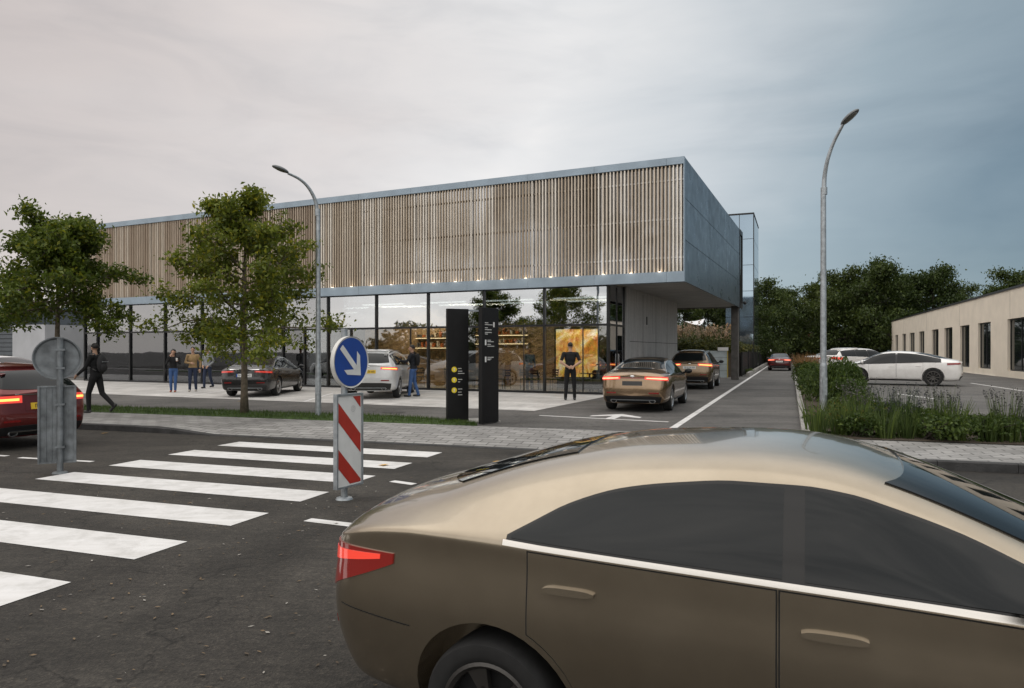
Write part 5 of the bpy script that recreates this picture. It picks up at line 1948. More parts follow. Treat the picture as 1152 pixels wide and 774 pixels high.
h = (0.362, 0.932)
build_car('sedan', dict(SEDAN, paint=P['gold'], plate='plate_d', plate_marks=False, recess_mat=P['gold'], light_band='tail_off', trim_mat=M['chrome'], spokes=10, tail_in=0.05, chrome_top=True, roof_dark=(-0.55, 0.35), tail=(0.28, 0.88, 0.81, 0.94), mirror_mat=M['blackm']),
          (3.50, 19.05, 0.004), h, 'gold saloon with lit tail lamps waiting beside the glass corner', 'car')
build_car('suv', dict(SUV, paint=P['dgold'], plate='plate_w', mirror_mat=P['black'], bar_mat='amber', spokes=10, recess_mat=P['dgold'], tail_in=0.07, chrome=False),
          (7.70, 29.7, 0.004), h, 'dark gold off-road car driving under the overhang ahead of the gold saloon', 'car')
build_car('sedan', dict(SEDAN, paint=P['black'], plate='plate_w', plate_blue=True, recess_mat=P['black'], rglass='carglass', bar_mat='tail_on', tail_mat='tail_dim', strip=0.945, badge=None, spokes=5, chrome_top=True, handle_mat=M['chrome']),
          (-9.22, 24.85, 0.008), (-0.035, 1.0), 'black saloon parked behind the street tree in front of the glass', 'car')
build_car('estate_car', dict(SUV, paint=P['silver'], plate='plate_y', recess_mat=P['silver'], bar_mat='amber', tail_mat='tail_on', tail=(0.36, 0.94, 0.95, 1.07), tail_in=0.05, rail_mat=M['trim'], spokes=5, chrome=False),
          (-4.70, 23.75, 0.008), (0.02, 1.0), 'white estate car with yellow plate parked behind the blue arrow sign', 'car')
build_car('estate_car', dict(ESTATE, paint=P['red'], plate='plate_y', recess_mat=P['red'], bar_mat='amber', tail=(0.34, 1.00, 0.82, 0.95), tail_in=0.0, strip=0.955, badge=None, lowtrim=M['chrome'], spoiler_mat=P['red'], spokes=5),
          (-9.26, 12.78, ROAD_Z + 0.003), (-0.93, 0.365), 'dark red estate car with amber lit tail lamps on the road at the left edge', 'car')
build_car('sedan', dict(SEDAN, paint=P['white'], plate='plate_w', tail_mat='tail_off', spokes=5),
          (-17.0, 24.2, 0.008), (-0.95, 0.31), 'white saloon of which only the roof shows beyond the red estate car', 'car')
build_car('sedan', dict(SEDAN, paint=P['dred'], plate='plate_w', light_band='tail_on', spokes=5),
          Vector((ray(877) * 57, 57, 0.004)), (0.374, 0.928), 'dark red saloon with lit tail lamps driving away far down the lane', 'car')
w_r, w_f = gp(1049.8, 434.4, LOT_Z), gp(969, 431.9, LOT_Z)
hd = (w_f - w_r).normalized()
nl = Vector((-hd.y, hd.x, 0))
hd = Vector((-0.845, 0.535, 0)).normalized()
nl = Vector((-hd.y, hd.x, 0))
build_car('fastback_car', dict(FAST, paint=P['white'], tail_mat='tail_off', tail=(0.55, 0.98, 0.86, 0.975), spokes=10, rim_mat=M['rim_dark'], chrome=True, trim_mat=M['trim'], badge=None),
          w_r - nl * 0.80 + Vector((0, 0, 0.004)), hd, 'white fastback car with sloping rear parked sideways behind the lavender bed', 'car')
build_car('hatchback_car', dict(SUV, paint=P['white'], plate='plate_w', tail_mat='tail_on', bar_mat='tail_on', fin=-1.6, chrome=False, rails=None),
          Vector((ray(946) * 43, 43, LOT_Z + 0.004)), (0.97, 0.24), 'white hatchback parked behind the white fastback, its red tail lamp to the lane', 'car')
build_car('sedan', dict(SEDAN, paint=P['silver'], plate='plate_w', tail_mat='tail_off'),
          Vector((ray(922) * 58, 58, LOT_Z + 0.004)), (0.98, 0.2), 'white saloon farthest off in the parking lot, mostly hidden by the planting', 'car')

# the champagne coupe close in front
a_ = Vector((0.918, -0.396)).normalized()
n_ = Vector((-a_.y, a_.x))
pr = Vector((0.081, 2.64)) + n_ * 0.87
COUPE = dict(
    top=[(-1.985, 0.90), (-1.93, 0.985), (-1.72, 1.050), (-1.44, 1.135), (-1.05, 1.262), (-0.62, 1.335), (-0.2, 1.362), (0.22, 1.338), (0.54, 1.235), (0.86, 1.095), (1.10, 1.0), (1.5, 0.90), (1.85, 0.74), (1.98, 0.60)],
    belt=[(-1.985, 0.86), (-1.7, 0.955), (-1.3, 0.985), (-0.9, 0.968), (-0.2, 0.945), (0.5, 0.925), (1.0, 0.90), (1.6, 0.76), (1.98, 0.54)],
    w=[(-1.985, 0.70), (-1.86, 0.795), (-1.5, 0.862), (-1.1, 0.88), (0.0, 0.872), (1.2, 0.875), (1.7, 0.80), (1.98, 0.58)],
    ry=[(-1.985, 0.60), (-1.6, 0.63), (-1.2, 0.63), (-0.7, 0.615), (-0.2, 0.61), (0.3, 0.62), (0.8, 0.66), (1.2, 0.68), (1.7, 0.64), (1.98, 0.45)],
    rear_off=OFF_R, front_off=OFF_F, axles=(-1.10, 1.32), rw=0.285, arch_gap=0.075, bumper_seam=0.60, win=(-1.02, 1.0), bp=0.02, cp=None, doors=[(-0.93, -0.030), (-0.026, 0.92)], level=4, floor=0.18, crease=0.35,
    tuck=0.055, diff=0.40, bar=(0.58, 0.86), tail=(0.45, 0.90, 0.573, 0.858), tail_in=0.0, tail_up=0.247, tail_out=-0.005, sculpt=0.030, surround=mat('gloss_black', (0.008, 0.008, 0.008), 0.12, spec=0.4), win_top=[(-1.02, 0.985), (-0.927, 1.037), (-0.798, 1.107), (-0.597, 1.174), (-0.397, 1.206), (-0.173, 1.225), (0.038, 1.224), (0.208, 1.205), (0.315, 1.177), (0.516, 1.113), (0.68, 1.042), (0.98, 0.90)], rear_low=0.40, plate_z=0.62, rwin=(1.09, 1.29, 0.48, 0.40), fwin=(1.03, 1.27, 0.64, 0.55), head=0.66, badge=0.86, chrome_top=False, win_margin=0.105, handle_drop=0.15)
o = pr + a_ * (-1.10 + 0.895)
build_car('coupe', dict(COUPE, paint=P['champ'], tail_mat='tail_dim', bar_mat='tail_on', spokes=5, rim_mat=M['rim_dark'], trim_mat=mat('satin_trim', (0.72, 0.69, 0.64), 0.25, 1.0)), (o.x, o.y, ROAD_Z + 0.003), a_, 'champagne gold coupe close in front, crossing the road with dark side windows', 'car')
# ------------------------------------------------------------------ people
PM = {}
def pm(name, c, r=0.85):
    if name not in PM: PM[name] = mat(name, c, r, var=0.15, vscale=12)
    return PM[name]
SKIN = pm('skin', (0.42, 0.25, 0.17), 0.55)
HAIR = pm('dark_hair', (0.012, 0.010, 0.009), 0.6)
SHOE = pm('dark_shoe', (0.03, 0.03, 0.03), 0.5)
SOLE = pm('pale_shoe', (0.45, 0.42, 0.38), 0.6)
RUST = pm('rust_shoe', (0.35, 0.10, 0.04), 0.6)
JEAN = pm('blue_jeans', (0.045, 0.10, 0.24), 0.9)
DJEAN = pm('dark_jeans', (0.022, 0.032, 0.065), 0.9)
BLK = pm('black_cloth', (0.006, 0.006, 0.007), 0.9)
NAVY = pm('navy_cloth', (0.008, 0.010, 0.015), 0.9)
GREY = pm('grey_cloth', (0.24, 0.25, 0.26), 0.9)
TAN = pm('tan_cloth', (0.30, 0.20, 0.095), 0.9)
WHITE_C = pm('pale_shirt', (0.5, 0.5, 0.5), 0.9)


def cone(b, p0, p1, r0, r1, n=12, sx=1.0):
    p0, p1 = Vector(p0), Vector(p1)
    pts, rad = [], []
    d = p1 - p0
    for k in range(-3, 0):
        a = math.pi / 2 * (k + 3) / 3
        pts.append(p0 - d.normalized() * r0 * math.cos(a)); rad.append(max(r0 * math.sin(a), 0.0008))
    for k in range(5):
        u = k / 4
        pts.append(p0 + d * u); rad.append(r0 + (r1 - r0) * u)
    for k in range(1, 4):
        a = math.pi / 2 * k / 3
        pts.append(p1 + d.normalized() * r1 * math.sin(a)); rad.append(max(r1 * math.cos(a), 0.0008))
    b.tube(pts, rad, n)


def person(loc, face, label, J, look, hair='short', height=1.78, female=False):
    """J: joints in metres for a 1.78 m figure facing -y (x to its left); look: colours by region"""
    b = MB()
    labs = []              # (p0, p1, r, region)
    def seg(p0, p1, r0, r1, reg, n=12):
        cone(b, p0, p1, r0, r1, n); labs.append((Vector(p0), Vector(p1), max(r0, r1), reg))
    def ell(c, rx, ry, rz, reg, rot=None):
        b.ball(c, rx, ry, rz, 18, 12, rot=rot); labs.append((Vector(c), Vector(c), (rx + ry + rz) / 3, reg))
    g = lambda k: Vector(J[k])
    pel, che, nek, hd = g('pelvis'), g('chest'), g('neck'), g('head')
    wS = 0.88 if female else 1.0
    # torso: hips, waist, rib cage, shoulders
    mid = pel.lerp(che, 0.45)
    ell(pel, 0.165, 0.12, 0.13, 'legs')
    ell(pel.lerp(che, 0.25), 0.150 * wS, 0.112, 0.12, 'top')
    ell(mid, 0.150 * wS, 0.112, 0.15, 'top')
    ell(che - Vector((0, 0, 0.04)), 0.172 * wS, 0.122, 0.19, 'top')
    ell(che + Vector((0, 0.01, 0.06)), 0.165 * wS, 0.10, 0.10, 'top')
    for s in ('L', 'R'):
        sh, el, wr, hp, kn, an = (g(k + s) for k in ('sh', 'el', 'wr', 'hip', 'kn', 'an'))
        seg(che + Vector((0, 0.01, 0.08)), sh, 0.075, 0.062, 'top')
        seg(sh, el, 0.062 * wS, 0.047 * wS, 'sleeve')
        seg(el, wr, 0.046 * wS, 0.034 * wS, 'cuff')
        seg(hp, kn, 0.092, 0.066, 'legs'); seg(kn, an, 0.066, 0.050, 'legs')
        toe = g('toe' + s) if 'toe' + s in J else an + Vector((0, -0.16, -0.055))
        heel = an + Vector((0, 0.035, -0.05)) if 'heel' + s not in J else g('heel' + s)
        seg(an, heel, 0.040, 0.036, 'shoe'); seg(heel, toe, 0.040, 0.036, 'shoe')
        # hand: palm, four fingers of unequal length, thumb
        d = Vector(J['hd' + s]).normalized() if 'hd' + s in J else (wr - el).normalized()
        side = d.cross(Vector((0, 1, 0)))
        side = side.normalized() if side.length > 0.1 else Vector((1, 0, 0))
        nrm = side.cross(d).normalized()
        pc = wr + d * 0.055
        seg(wr, wr + d * 0.085, 0.030, 0.034, 'skin', 8)
        for k, ln in enumerate((0.060, 0.075, 0.080, 0.070)):
            o_ = side * (0.030 - 0.020 * k)
            k1 = wr + d * 0.092 + o_
            k2 = k1 + (d + nrm * 0.35).normalized() * ln * 0.55
            k3 = k2 + (d + nrm * 0.9).normalized() * ln * 0.5
            seg(k1, k2, 0.0105, 0.0098, 'skin', 6); seg(k2, k3, 0.0098, 0.0085, 'skin', 6)
        sg = 1 if s == 'L' else -1
        t1 = wr + d * 0.035 + side * (-0.030) * sg
        t2 = t1 + (d * 0.6 - side * 0.7 * sg + nrm * 0.3).normalized() * 0.045
        seg(t1, t2, 0.0125, 0.0105, 'skin', 6); seg(t2, t2 + (d + nrm * 0.5).normalized() * 0.03, 0.0105, 0.009, 'skin', 6)
    seg(che + Vector((0, 0.01, 0.12)), hd - Vector((0, -0.01, 0.06)), 0.060 * wS, 0.052 * wS, 'neck')
    # head turned by J['turn'] (z) and nodded by J['nod']
    rot = Matrix.Rotation(J.get('turn', 0.0), 3, 'Z') @ Matrix.Rotation(J.get('nod', 0.0), 3, 'X')
    H = lambda x, y, z: hd + rot @ Vector((x, y, z))
    ell(H(0, 0.012, 0.028), 0.074, 0.092, 0.094, 'skin', rot)
    ell(H(0, -0.022, -0.045), 0.056, 0.062, 0.070, 'skin', rot)
    seg(H(0, -0.088, 0.012), H(0, -0.104, -0.022), 0.010, 0.014, 'skin', 8)
    seg(H(-0.022, -0.076, -0.056), H(0.022, -0.076, -0.056), 0.008, 0.008, 'lip', 8)
    for s in (-1, 1):
        ell(H(s * 0.078, 0.010, -0.005), 0.011, 0.022, 0.032, 'skin', rot)
        ell(H(s * 0.030, -0.082, 0.010), 0.010, 0.006, 0.006, 'eye', rot)
    me = b.mesh('person', SKIN)
    def mods(o):
        m = o.modifiers.new('r', 'REMESH'); m.mode = 'VOXEL'; m.voxel_size = 0.0105
        s_ = o.modifiers.new('s', 'SMOOTH'); s_.factor = 0.5; s_.iterations = 2
    me = evaluated(me, mods)
    regs = ['skin', 'top', 'legs', 'shoe', 'eye']
    cols = {'skin': SKIN, 'top': look['top'], 'legs': look['legs'], 'shoe': look['shoe'], 'eye': HAIR}
    me.materials.clear()
    for r_ in regs: me.materials.append(cols[r_])
    sleeve = look.get('sleeve', 1.0)
    idx = []
    for f in me.polygons:
        c = f.center
        best, reg = 9, 'top'
        for p0, p1, r, g_ in labs:
            d = p1 - p0
            u = 0 if d.length_squared < 1e-9 else min(max((c - p0).dot(d) / d.length_squared, 0), 1)
            q = (c - p0 - d * u).length / r
            if q < best:
                best, reg, uu = q, g_, u
        if reg == 'sleeve': reg = 'top' if uu <= sleeve else 'skin'
        elif reg == 'cuff': reg = 'top' if sleeve >= 1 else 'skin'
        elif reg == 'neck': reg = 'top' if uu < 0.25 else 'skin'
        elif reg == 'lip': reg = 'skin'
        if reg == 'top' and c.z < J['hem']: reg = 'legs'
        if reg == 'legs' and c.z > J['hem']: reg = 'top'
        idx.append(regs.index(reg))
    me.polygons.foreach_set('material_index', idx)
    me.polygons.foreach_set('use_smooth', [True] * len(me.polygons))
    o = bpy.data.objects.new('person', me)
    COL.objects.link(o)
    k = height / 1.78
    o.scale = (k, k, k)
    o.location = loc
    fd = Vector(face[:2]).normalized()
    o.rotation_euler = (0, 0, math.atan2(fd.y, fd.x) + math.pi / 2)
    tag(o, label, 'person')
    if hair:
        b = MB()
        hr = {'short': (0.083, 0.098, 0.085), 'long': (0.090, 0.100, 0.092), 'cap': (0.086, 0.100, 0.078), 'crop': (0.079, 0.096, 0.083)}[hair]
        b.ball(H(0, 0.024, 0.044), hr[0], hr[1] * 0.97, hr[2], 20, 14, rot=rot)
        inv = rot.transposed()
        keep = []
        vs = [Vector(v) for v in b.v]
        for f in b.f:
            c = sum((vs[i] for i in f), Vector()) / len(f)
            l = inv @ (c - hd)
            fringe = 0.045 if hair != 'cap' else 0.04
            low = -0.035 if hair in ('short', 'crop') else (-0.02 if hair == 'cap' else -0.09)
            keep.append((l.z > fringe or l.y > 0.0) and l.z > low)
        b.f = [f for f, k_ in zip(b.f, keep) if k_]; b.m = [0] * len(b.f)
        if hair == 'long':
            cone(b, H(0, 0.085, 0.0), H(0, 0.085, -0.20), 0.065, 0.045, 12)
            for s in (-1, 1): cone(b, H(s * 0.068, 0.035, 0.02), H(s * 0.074, 0.03, -0.18), 0.032, 0.022, 10)
        if hair == 'cap':
            b.ball(H(0, -0.075, 0.045), 0.07, 0.055, 0.009, 16, 6, rot=rot)
        ho = b.build('hair' if hair != 'cap' else 'cap', HAIR if 'hair' not in look else look['hair'], o, smooth=True)
        sd = ho.modifiers.new('t', 'SOLIDIFY'); sd.thickness = 0.006
    if look.get('beard'):
        b = MB(); b.ball(H(0, -0.030, -0.068), 0.060, 0.062, 0.052, 16, 10, rot=rot)
        inv = rot.transposed(); vs = [Vector(v) for v in b.v]
        b.f = [f for f in b.f if (inv @ (sum((vs[i] for i in f), Vector()) / len(f) - hd)).z < -0.05]; b.m = [0] * len(b.f)
        b.build('beard', HAIR, o, smooth=True)
    return o


def pose(**kw):
    J = dict(pelvis=(0, 0, 0.97), chest=(0, 0.0, 1.32), neck=(0, 0.01, 1.50), head=(0, -0.012, 1.655),
             shL=(0.185, 0.01, 1.425), shR=(-0.185, 0.01, 1.425), elL=(0.235, 0.03, 1.14), elR=(-0.235, 0.03, 1.14), wrL=(0.245, -0.03, 0.90), wrR=(-0.245, -0.03, 0.90),
             hipL=(0.088, 0, 0.90), hipR=(-0.088, 0, 0.90), knL=(0.095, -0.015, 0.50), knR=(-0.095, -0.015, 0.50), anL=(0.10, 0.01, 0.095), anR=(-0.10, 0.01, 0.095), hem=0.93)
    J.update(kw)
    return J


CAMV = lambda p: Vector((-p.x, -p.y, 0)).normalized()
# man with the backpack, walking left along the pavement
p = gp(108, 464.8); p.z = 0.006
walk = pose(chest=(0, -0.03, 1.32), head=(0, -0.05, 1.655), neck=(0, -0.02, 1.5), knL=(0.09, -0.14, 0.50), anL=(0.09, -0.13, 0.095), knR=(-0.09, 0.10, 0.50), anR=(-0.09, 0.44, 0.20), toeR=(-0.09, 0.36, 0.065), heelR=(-0.09, 0.50, 0.21),
            elR=(-0.24, 0.03, 1.14), wrR=(-0.22, -0.10, 0.92), elL=(0.24, -0.10, 1.15), wrL=(0.22, -0.33, 0.99), toeL=(0.09, -0.29, 0.04), hem=0.90, turn=-0.25)
bp_man = person(p, (-0.93, 0.20), 'bearded man in black walking left with a dark backpack beside the red estate car', walk, dict(top=BLK, legs=BLK, shoe=SHOE, beard=True), 'short', 1.80)
bk = empty('backpack', (0, 0, 0), 0, 'dark backpack with grey straps worn by the man walking left', 'backpack')
bk.location = bp_man.location; bk.rotation_euler = bp_man.rotation_euler; bk.scale = bp_man.scale
b = MB(); b.ball((0, 0.175, 1.26), 0.145, 0.085, 0.235, 18, 14); b.ball((0, 0.245, 1.17), 0.10, 0.045, 0.115, 14, 10)
b.build('bag', pm('backpack_cloth', (0.022, 0.022, 0.024), 0.8), bk, smooth=True)
for s in (-1, 1):
    b = MB(); b.tube([(s * 0.10, 0.12, 1.46), (s * 0.125, 0.04, 1.515), (s * 0.13, -0.06, 1.48), (s * 0.125, -0.135, 1.36), (s * 0.14, -0.08, 1.18), (s * 0.12, 0.11, 1.08)], 0.014, 6)
    b.build('strap', pm('strap_grey', (0.09, 0.09, 0.09), 0.8), bk, smooth=True)
b = MB(); b.box(-0.09, 0.09, 0.262, 0.285, 1.30, 1.312); b.build('zip', M['galv'], bk)
# three people in front of the glass
p = gp(195, 441.4); p.z = 0.010
wmn = person(p, (0.30, -0.95), 'woman in a black jacket and blue jeans raising one hand to her face', pose(chest=(0, 0, 1.31), elR=(-0.25, -0.06, 1.17), wrR=(-0.08, -0.17, 1.45), hdR=(0.3, -0.1, 0.9), elL=(0.26, -0.04, 1.17), wrL=(0.17, -0.28, 1.27), hdL=(0.1, -0.6, 0.6), hem=0.98, knL=(0.085, -0.05, 0.50), anL=(0.08, -0.05, 0.095), anR=(-0.09, 0.05, 0.095)),
             dict(top=BLK, legs=JEAN, shoe=RUST), 'long', 1.67, True)
cup = empty('paper_cup', (0, 0, 0), 0, 'white paper cup held by the woman in the black jacket', 'cup')
cup.location, cup.rotation_euler, cup.scale = wmn.location, wmn.rotation_euler, wmn.scale
b = MB(); b.lathe([(0, 0), (0.030, 0), (0.040, 0.11), (0.0, 0.112)], 18, fr=lambda x, y, z: (0.185 + x, -0.37 + y, 1.30 + z)); b.build('cup', M['white'], cup, smooth=True, angle=40)
hb = empty('handbag', (0, 0, 0), 0, 'small black shoulder bag hanging at the hip of the woman in blue jeans', 'bag')
hb.location, hb.rotation_euler, hb.scale = wmn.location, wmn.rotation_euler, wmn.scale
b = MB(); b.ball((-0.27, 0.02, 0.86), 0.055, 0.12, 0.10, 14, 10); b.build('bag', BLK, hb, smooth=True)
b = MB(); b.tube([(-0.27, 0.02, 0.95), (-0.22, 0.08, 1.25), (-0.16, 0.06, 1.48), (-0.15, -0.03, 1.49), (-0.22, -0.12, 1.2), (-0.27, 0.0, 0.95)], 0.008, 6); b.build('strap', BLK, hb)
p = gp(217, 440.7); p.z = 0.010
person(p, (0.28, -0.95), 'man in a tan jacket and dark jeans looking down at his hands', pose(elR=(-0.27, 0.02, 1.16), wrR=(-0.07, -0.20, 1.13), hdR=(0.8, -0.3, -0.1), elL=(0.28, 0.03, 1.15), wrL=(0.27, -0.06, 0.91), nod=0.32, hem=0.95, knR=(-0.10, -0.05, 0.5), anR=(-0.11, -0.04, 0.095), anL=(0.11, 0.04, 0.095)),
       dict(top=TAN, legs=DJEAN, shoe=SOLE), 'crop', 1.76)
p = gp(233.5, 437.0); p.z = 0.010
person(p, (-0.25, -0.95), 'man in a grey hooded top and dark cap walking behind the tan jacket', pose(elL=(0.26, 0.05, 1.15), wrL=(0.15, -0.12, 0.97), elR=(-0.25, 0.04, 1.15), wrR=(-0.13, -0.13, 0.98), turn=-0.6, nod=0.2, hem=0.93, knR=(-0.07, -0.12, 0.5), anR=(-0.04, -0.16, 0.095), knL=(0.08, 0.06, 0.5), anL=(0.06, 0.26, 0.13)),
       dict(top=GREY, legs=DJEAN, shoe=SHOE), 'cap', 1.78)
# man leaning in to the white estate car
p = gp(464.5, 446.6); p.z = 0.010
mn = person(p, (-0.95, 0.10), 'man in a black jacket and blue jeans leaning on the white estate car', pose(pelvis=(0, 0.03, 0.97), chest=(0, -0.02, 1.32), head=(0, -0.045, 1.65), elL=(0.24, -0.16, 1.20), wrL=(0.16, -0.38, 1.22), hdL=(0, -1, 0.1), elR=(-0.25, 0.06, 1.15), wrR=(-0.22, -0.14, 1.0), hem=0.95, knL=(0.10, -0.06, 0.5), anL=(0.11, -0.10, 0.095), knR=(-0.10, 0.03, 0.5), anR=(-0.12, 0.16, 0.095)),
            dict(top=NAVY, legs=JEAN, shoe=SHOE), 'short', 1.82)
bag2 = empty('backpack', (0, 0, 0), 0, 'plain black backpack on the man beside the white estate car', 'backpack')
bag2.location, bag2.rotation_euler, bag2.scale = mn.location, mn.rotation_euler, mn.scale
b = MB(); b.ball((0, 0.165, 1.27), 0.14, 0.08, 0.22, 18, 14); b.build('bag', BLK, bag2, smooth=True)
for s in (-1, 1):
    b = MB(); b.tube([(s * 0.10, 0.12, 1.46), (s * 0.125, 0.04, 1.515), (s * 0.13, -0.06, 1.48), (s * 0.125, -0.135, 1.36), (s * 0.14, -0.08, 1.18), (s * 0.12, 0.11, 1.08)], 0.014, 6); b.build('strap', BLK, bag2, smooth=True)
# man seen from behind, hands clasped at his back
p = gp(641.5, 450.6); p.z = 0.010
person(p, (-0.02, 1.0), 'man in black seen from behind with hands clasped at his back', pose(elL=(0.30, 0.10, 1.17), wrL=(0.075, 0.185, 1.02), hdL=(-1, 0.1, -0.25), elR=(-0.30, 0.10, 1.17), wrR=(-0.075, 0.185, 1.03), hdR=(1, 0.15, -0.3), shL=(0.20, 0.01, 1.42), shR=(-0.20, 0.01, 1.42), knL=(0.12, 0, 0.5), anL=(0.145, 0.0, 0.095), knR=(-0.12, 0, 0.5), anR=(-0.135, 0.0, 0.095), hem=0.94),
       dict(top=BLK, legs=BLK, shoe=SHOE, sleeve=0.85), 'crop', 1.88)
# two people inside the shop
person(BD(-0.62, 1.5, 0.013), (-0.9, -0.3), 'person in dark clothes standing inside the shop beside the glowing wall picture', pose(elR=(-0.2, -0.1, 1.17), wrR=(-0.12, -0.3, 1.1)), dict(top=BLK, legs=pm('rust_skirt', (0.14, 0.05, 0.03)), shoe=SHOE, sleeve=0.8), 'long', 1.72, True)
person(BD(-4.15, 2.3, 0.013), (0.2, -0.95), 'person in a blue shirt standing among the tables inside the shop', pose(elR=(-0.24, -0.08, 1.15), wrR=(-0.10, -0.26, 1.05), hdR=(0.6, -0.7, 0.1)), dict(top=pm('blue_shirt', (0.10, 0.16, 0.26)), legs=DJEAN, shoe=SHOE), 'short', 1.75)
# ------------------------------------------------------------------ vegetation
LEAF = leaf_mat('maple_leaves', (0.085, 0.122, 0.018), (0.185, 0.235, 0.040), 1.1, 0.42, (2.1, 1.5, 0.65))
LEAF_FAR = leaf_mat('far_leaves', (0.040, 0.066, 0.018), (0.088, 0.125, 0.034), 0.35, 0.3, (1.5, 1.35, 0.9))
SHRUB = leaf_mat('shrub_leaves', (0.038, 0.070, 0.016), (0.095, 0.145, 0.030), 2.0, 0.3, (1.6, 1.35, 0.9))
BLADE = leaf_mat('blade_leaves', (0.048, 0.085, 0.024), (0.11, 0.16, 0.05), 2.0, 0.3, (1.4, 1.3, 0.9))
BRONZE = leaf_mat('bronze_grass', (0.20, 0.11, 0.05), (0.34, 0.21, 0.10), 1.5, 0.3, (1.3, 1.2, 1.0))
PLUME = leaf_mat('pampas_plumes', (0.38, 0.27, 0.21), (0.55, 0.42, 0.33), 1.5, 0.3, (1.2, 1.15, 1.1))
LAV = leaf_mat('lavender_spikes', (0.075, 0.078, 0.092), (0.14, 0.14, 0.165), 3.0, 0.2, (1.3, 1.3, 1.3))
YELL = leaf_mat('yellow_flowers', (0.50, 0.30, 0.03), (0.70, 0.48, 0.05), 3.0, 0.2, (1.2, 1.0, 1.0))
ORNG = leaf_mat('orange_flowers', (0.50, 0.13, 0.02), (0.60, 0.22, 0.03), 3.0, 0.2, (1.2, 1.0, 1.0))


def leaf_verts(rs, c, size, up=0.35, fold=0.18, aspect=0.5):
    """arrays of folded diamond leaves at the points c (n,3)"""
    n = len(c)
    d = rs.normal(size=(n, 3)); d[:, 2] -= 0.25
    d /= np.linalg.norm(d, axis=1, keepdims=True) + 1e-9
    nm = rs.normal(size=(n, 3)) * 0.8; nm[:, 2] += up * 3
    s = np.cross(d, nm); s /= np.linalg.norm(s, axis=1, keepdims=True) + 1e-9
    nn = np.cross(s, d)
    L = size * rs.uniform(0.5, 1.45, (n, 1))
    a = c - d * L * 0.5
    t = c + d * L * 0.5
    m = c + d * L * 0.05
    l = m + s * L * aspect * 0.5 + nn * L * fold
    r = m - s * L * aspect * 0.5 + nn * L * fold
    v = np.stack([a, l, t, r], 1).reshape(-1, 3)
    return v


def np_mesh(name, v, quads, m, uv=None):
    me = bpy.data.meshes.new(name)
    nv, nf = len(v), len(quads)
    k = quads.shape[1]
    me.vertices.add(nv); me.vertices.foreach_set('co', v.astype(np.float32).ravel())
    me.loops.add(nf * k); me.loops.foreach_set('vertex_index', quads.astype(np.int32).ravel())
    me.polygons.add(nf); me.polygons.foreach_set('loop_start', np.arange(0, nf * k, k, dtype=np.int32))
    me.materials.append(m)
    me.update(calc_edges=True)
    return me


def leaves_mesh(name, rs, pts, size, m, **kw):
    v = leaf_verts(rs, pts, size, **kw)
    return np_mesh(name, v, np.arange(len(v)).reshape(-1, 4), m)


def grow(seed, height, radius, base, trunk_r, nlimb=16, leaf=0.12, per_tip=16, spread=0.22, shape=None, rise=0.55, bark=None, leafmat=None, sub=3, trunk_n=8):
    """returns (trunk mesh, crown mesh): limbs leave the trunk from base up, twigs leave the limbs, leaves sit round the twigs"""
    rs = np.random.RandomState(seed)
    b = MB()
    tips = []
    n = 9
    path = []
    wob = rs.normal(0, 0.035 * height / 5, (n, 2)).cumsum(0) * 0.5
    for i in range(n):
        z = height * 0.92 * i / (n - 1)
        path.append(Vector((wob[i, 0] * (i > 0), wob[i, 1] * (i > 0), z)))
    b.tube(path, [trunk_r * (1.25 if i == 0 else 1.0) * (1 - 0.88 * (i / (n - 1)) ** 0.9) + 0.006 for i in range(n)], trunk_n)
    def on_trunk(z):
        u = z / (height * 0.92) * (n - 1)
        i = min(int(u), n - 2)
        return path[i].lerp(path[i + 1], u - i)
    shape = shape or (lambda t: math.sin(math.pi * min(1, 0.18 + 0.82 * t)) ** 0.7)
    for i in range(nlimb):
        t = (i + rs.uniform(0, 0.8)) / nlimb
        z = base + (height * 0.9 - base) * t
        a = i * 2.4 + rs.normal(0, 0.35)
        ln = radius * shape(t) * rs.uniform(0.72, 1.15)
        p0 = on_trunk(z)
        up = rise * (0.35 + 0.9 * t) * rs.uniform(0.6, 1.3)
        r0 = max(0.012, trunk_r * 0.42 * (1 - 0.65 * t))
        pts = [p0]
        d = Vector((math.cos(a), math.sin(a), up)).normalized()
        m_ = 5
        for k in range(1, m_ + 1):
            d = (d + Vector(rs.normal(0, 0.16, 3)) + Vector((0, 0, -0.04 * k * (1 - t)))).normalized()
            pts.append(pts[-1] + d * ln / m_)
        b.tube(pts, [r0 * (1 - 0.8 * k / m_) + 0.003 for k in range(m_ + 1)], 6)
        for k in range(1, m_ + 1):
            for q in range(sub if k > 1 else 1):
                d2 = (d * 0.5 + Vector(rs.normal(0, 0.75, 3)) + Vector((0, 0, 0.15))).normalized()
                l2 = ln * rs.uniform(0.16, 0.40) * (1.15 - 0.1 * k)
                e = pts[k] + d2 * l2
                b.tube([pts[k], pts[k].lerp(e, 0.5) + Vector(rs.normal(0, 0.03, 3)), e], [0.010, 0.007, 0.003] if trunk_r < 0.2 else [0.03, 0.02, 0.008], 4, cap=False)
                tips.append(e); tips.append(pts[k].lerp(e, 0.6))
        tips.append(pts[-1])
    # leader
    for k in range(5):
        tips.append(on_trunk(height * 0.9) + Vector(rs.normal(0, 0.14 * radius / 2, 3)) + Vector((0, 0, 0.04 * k * height / 5)))
    P_ = []
    for tp in tips:
        m = int(per_tip * rs.uniform(0.5, 1.4))
        P_.append(np.array(tp) + rs.normal(0, spread, (m, 3)) * np.array([1, 1, 0.62]))
    P_ = np.concatenate(P_)
    tm = b.mesh('trunk', bark or M['bark'], smooth=True)
    cm = leaves_mesh('crown', rs, P_, leaf, leafmat or LEAF)
    return tm, cm


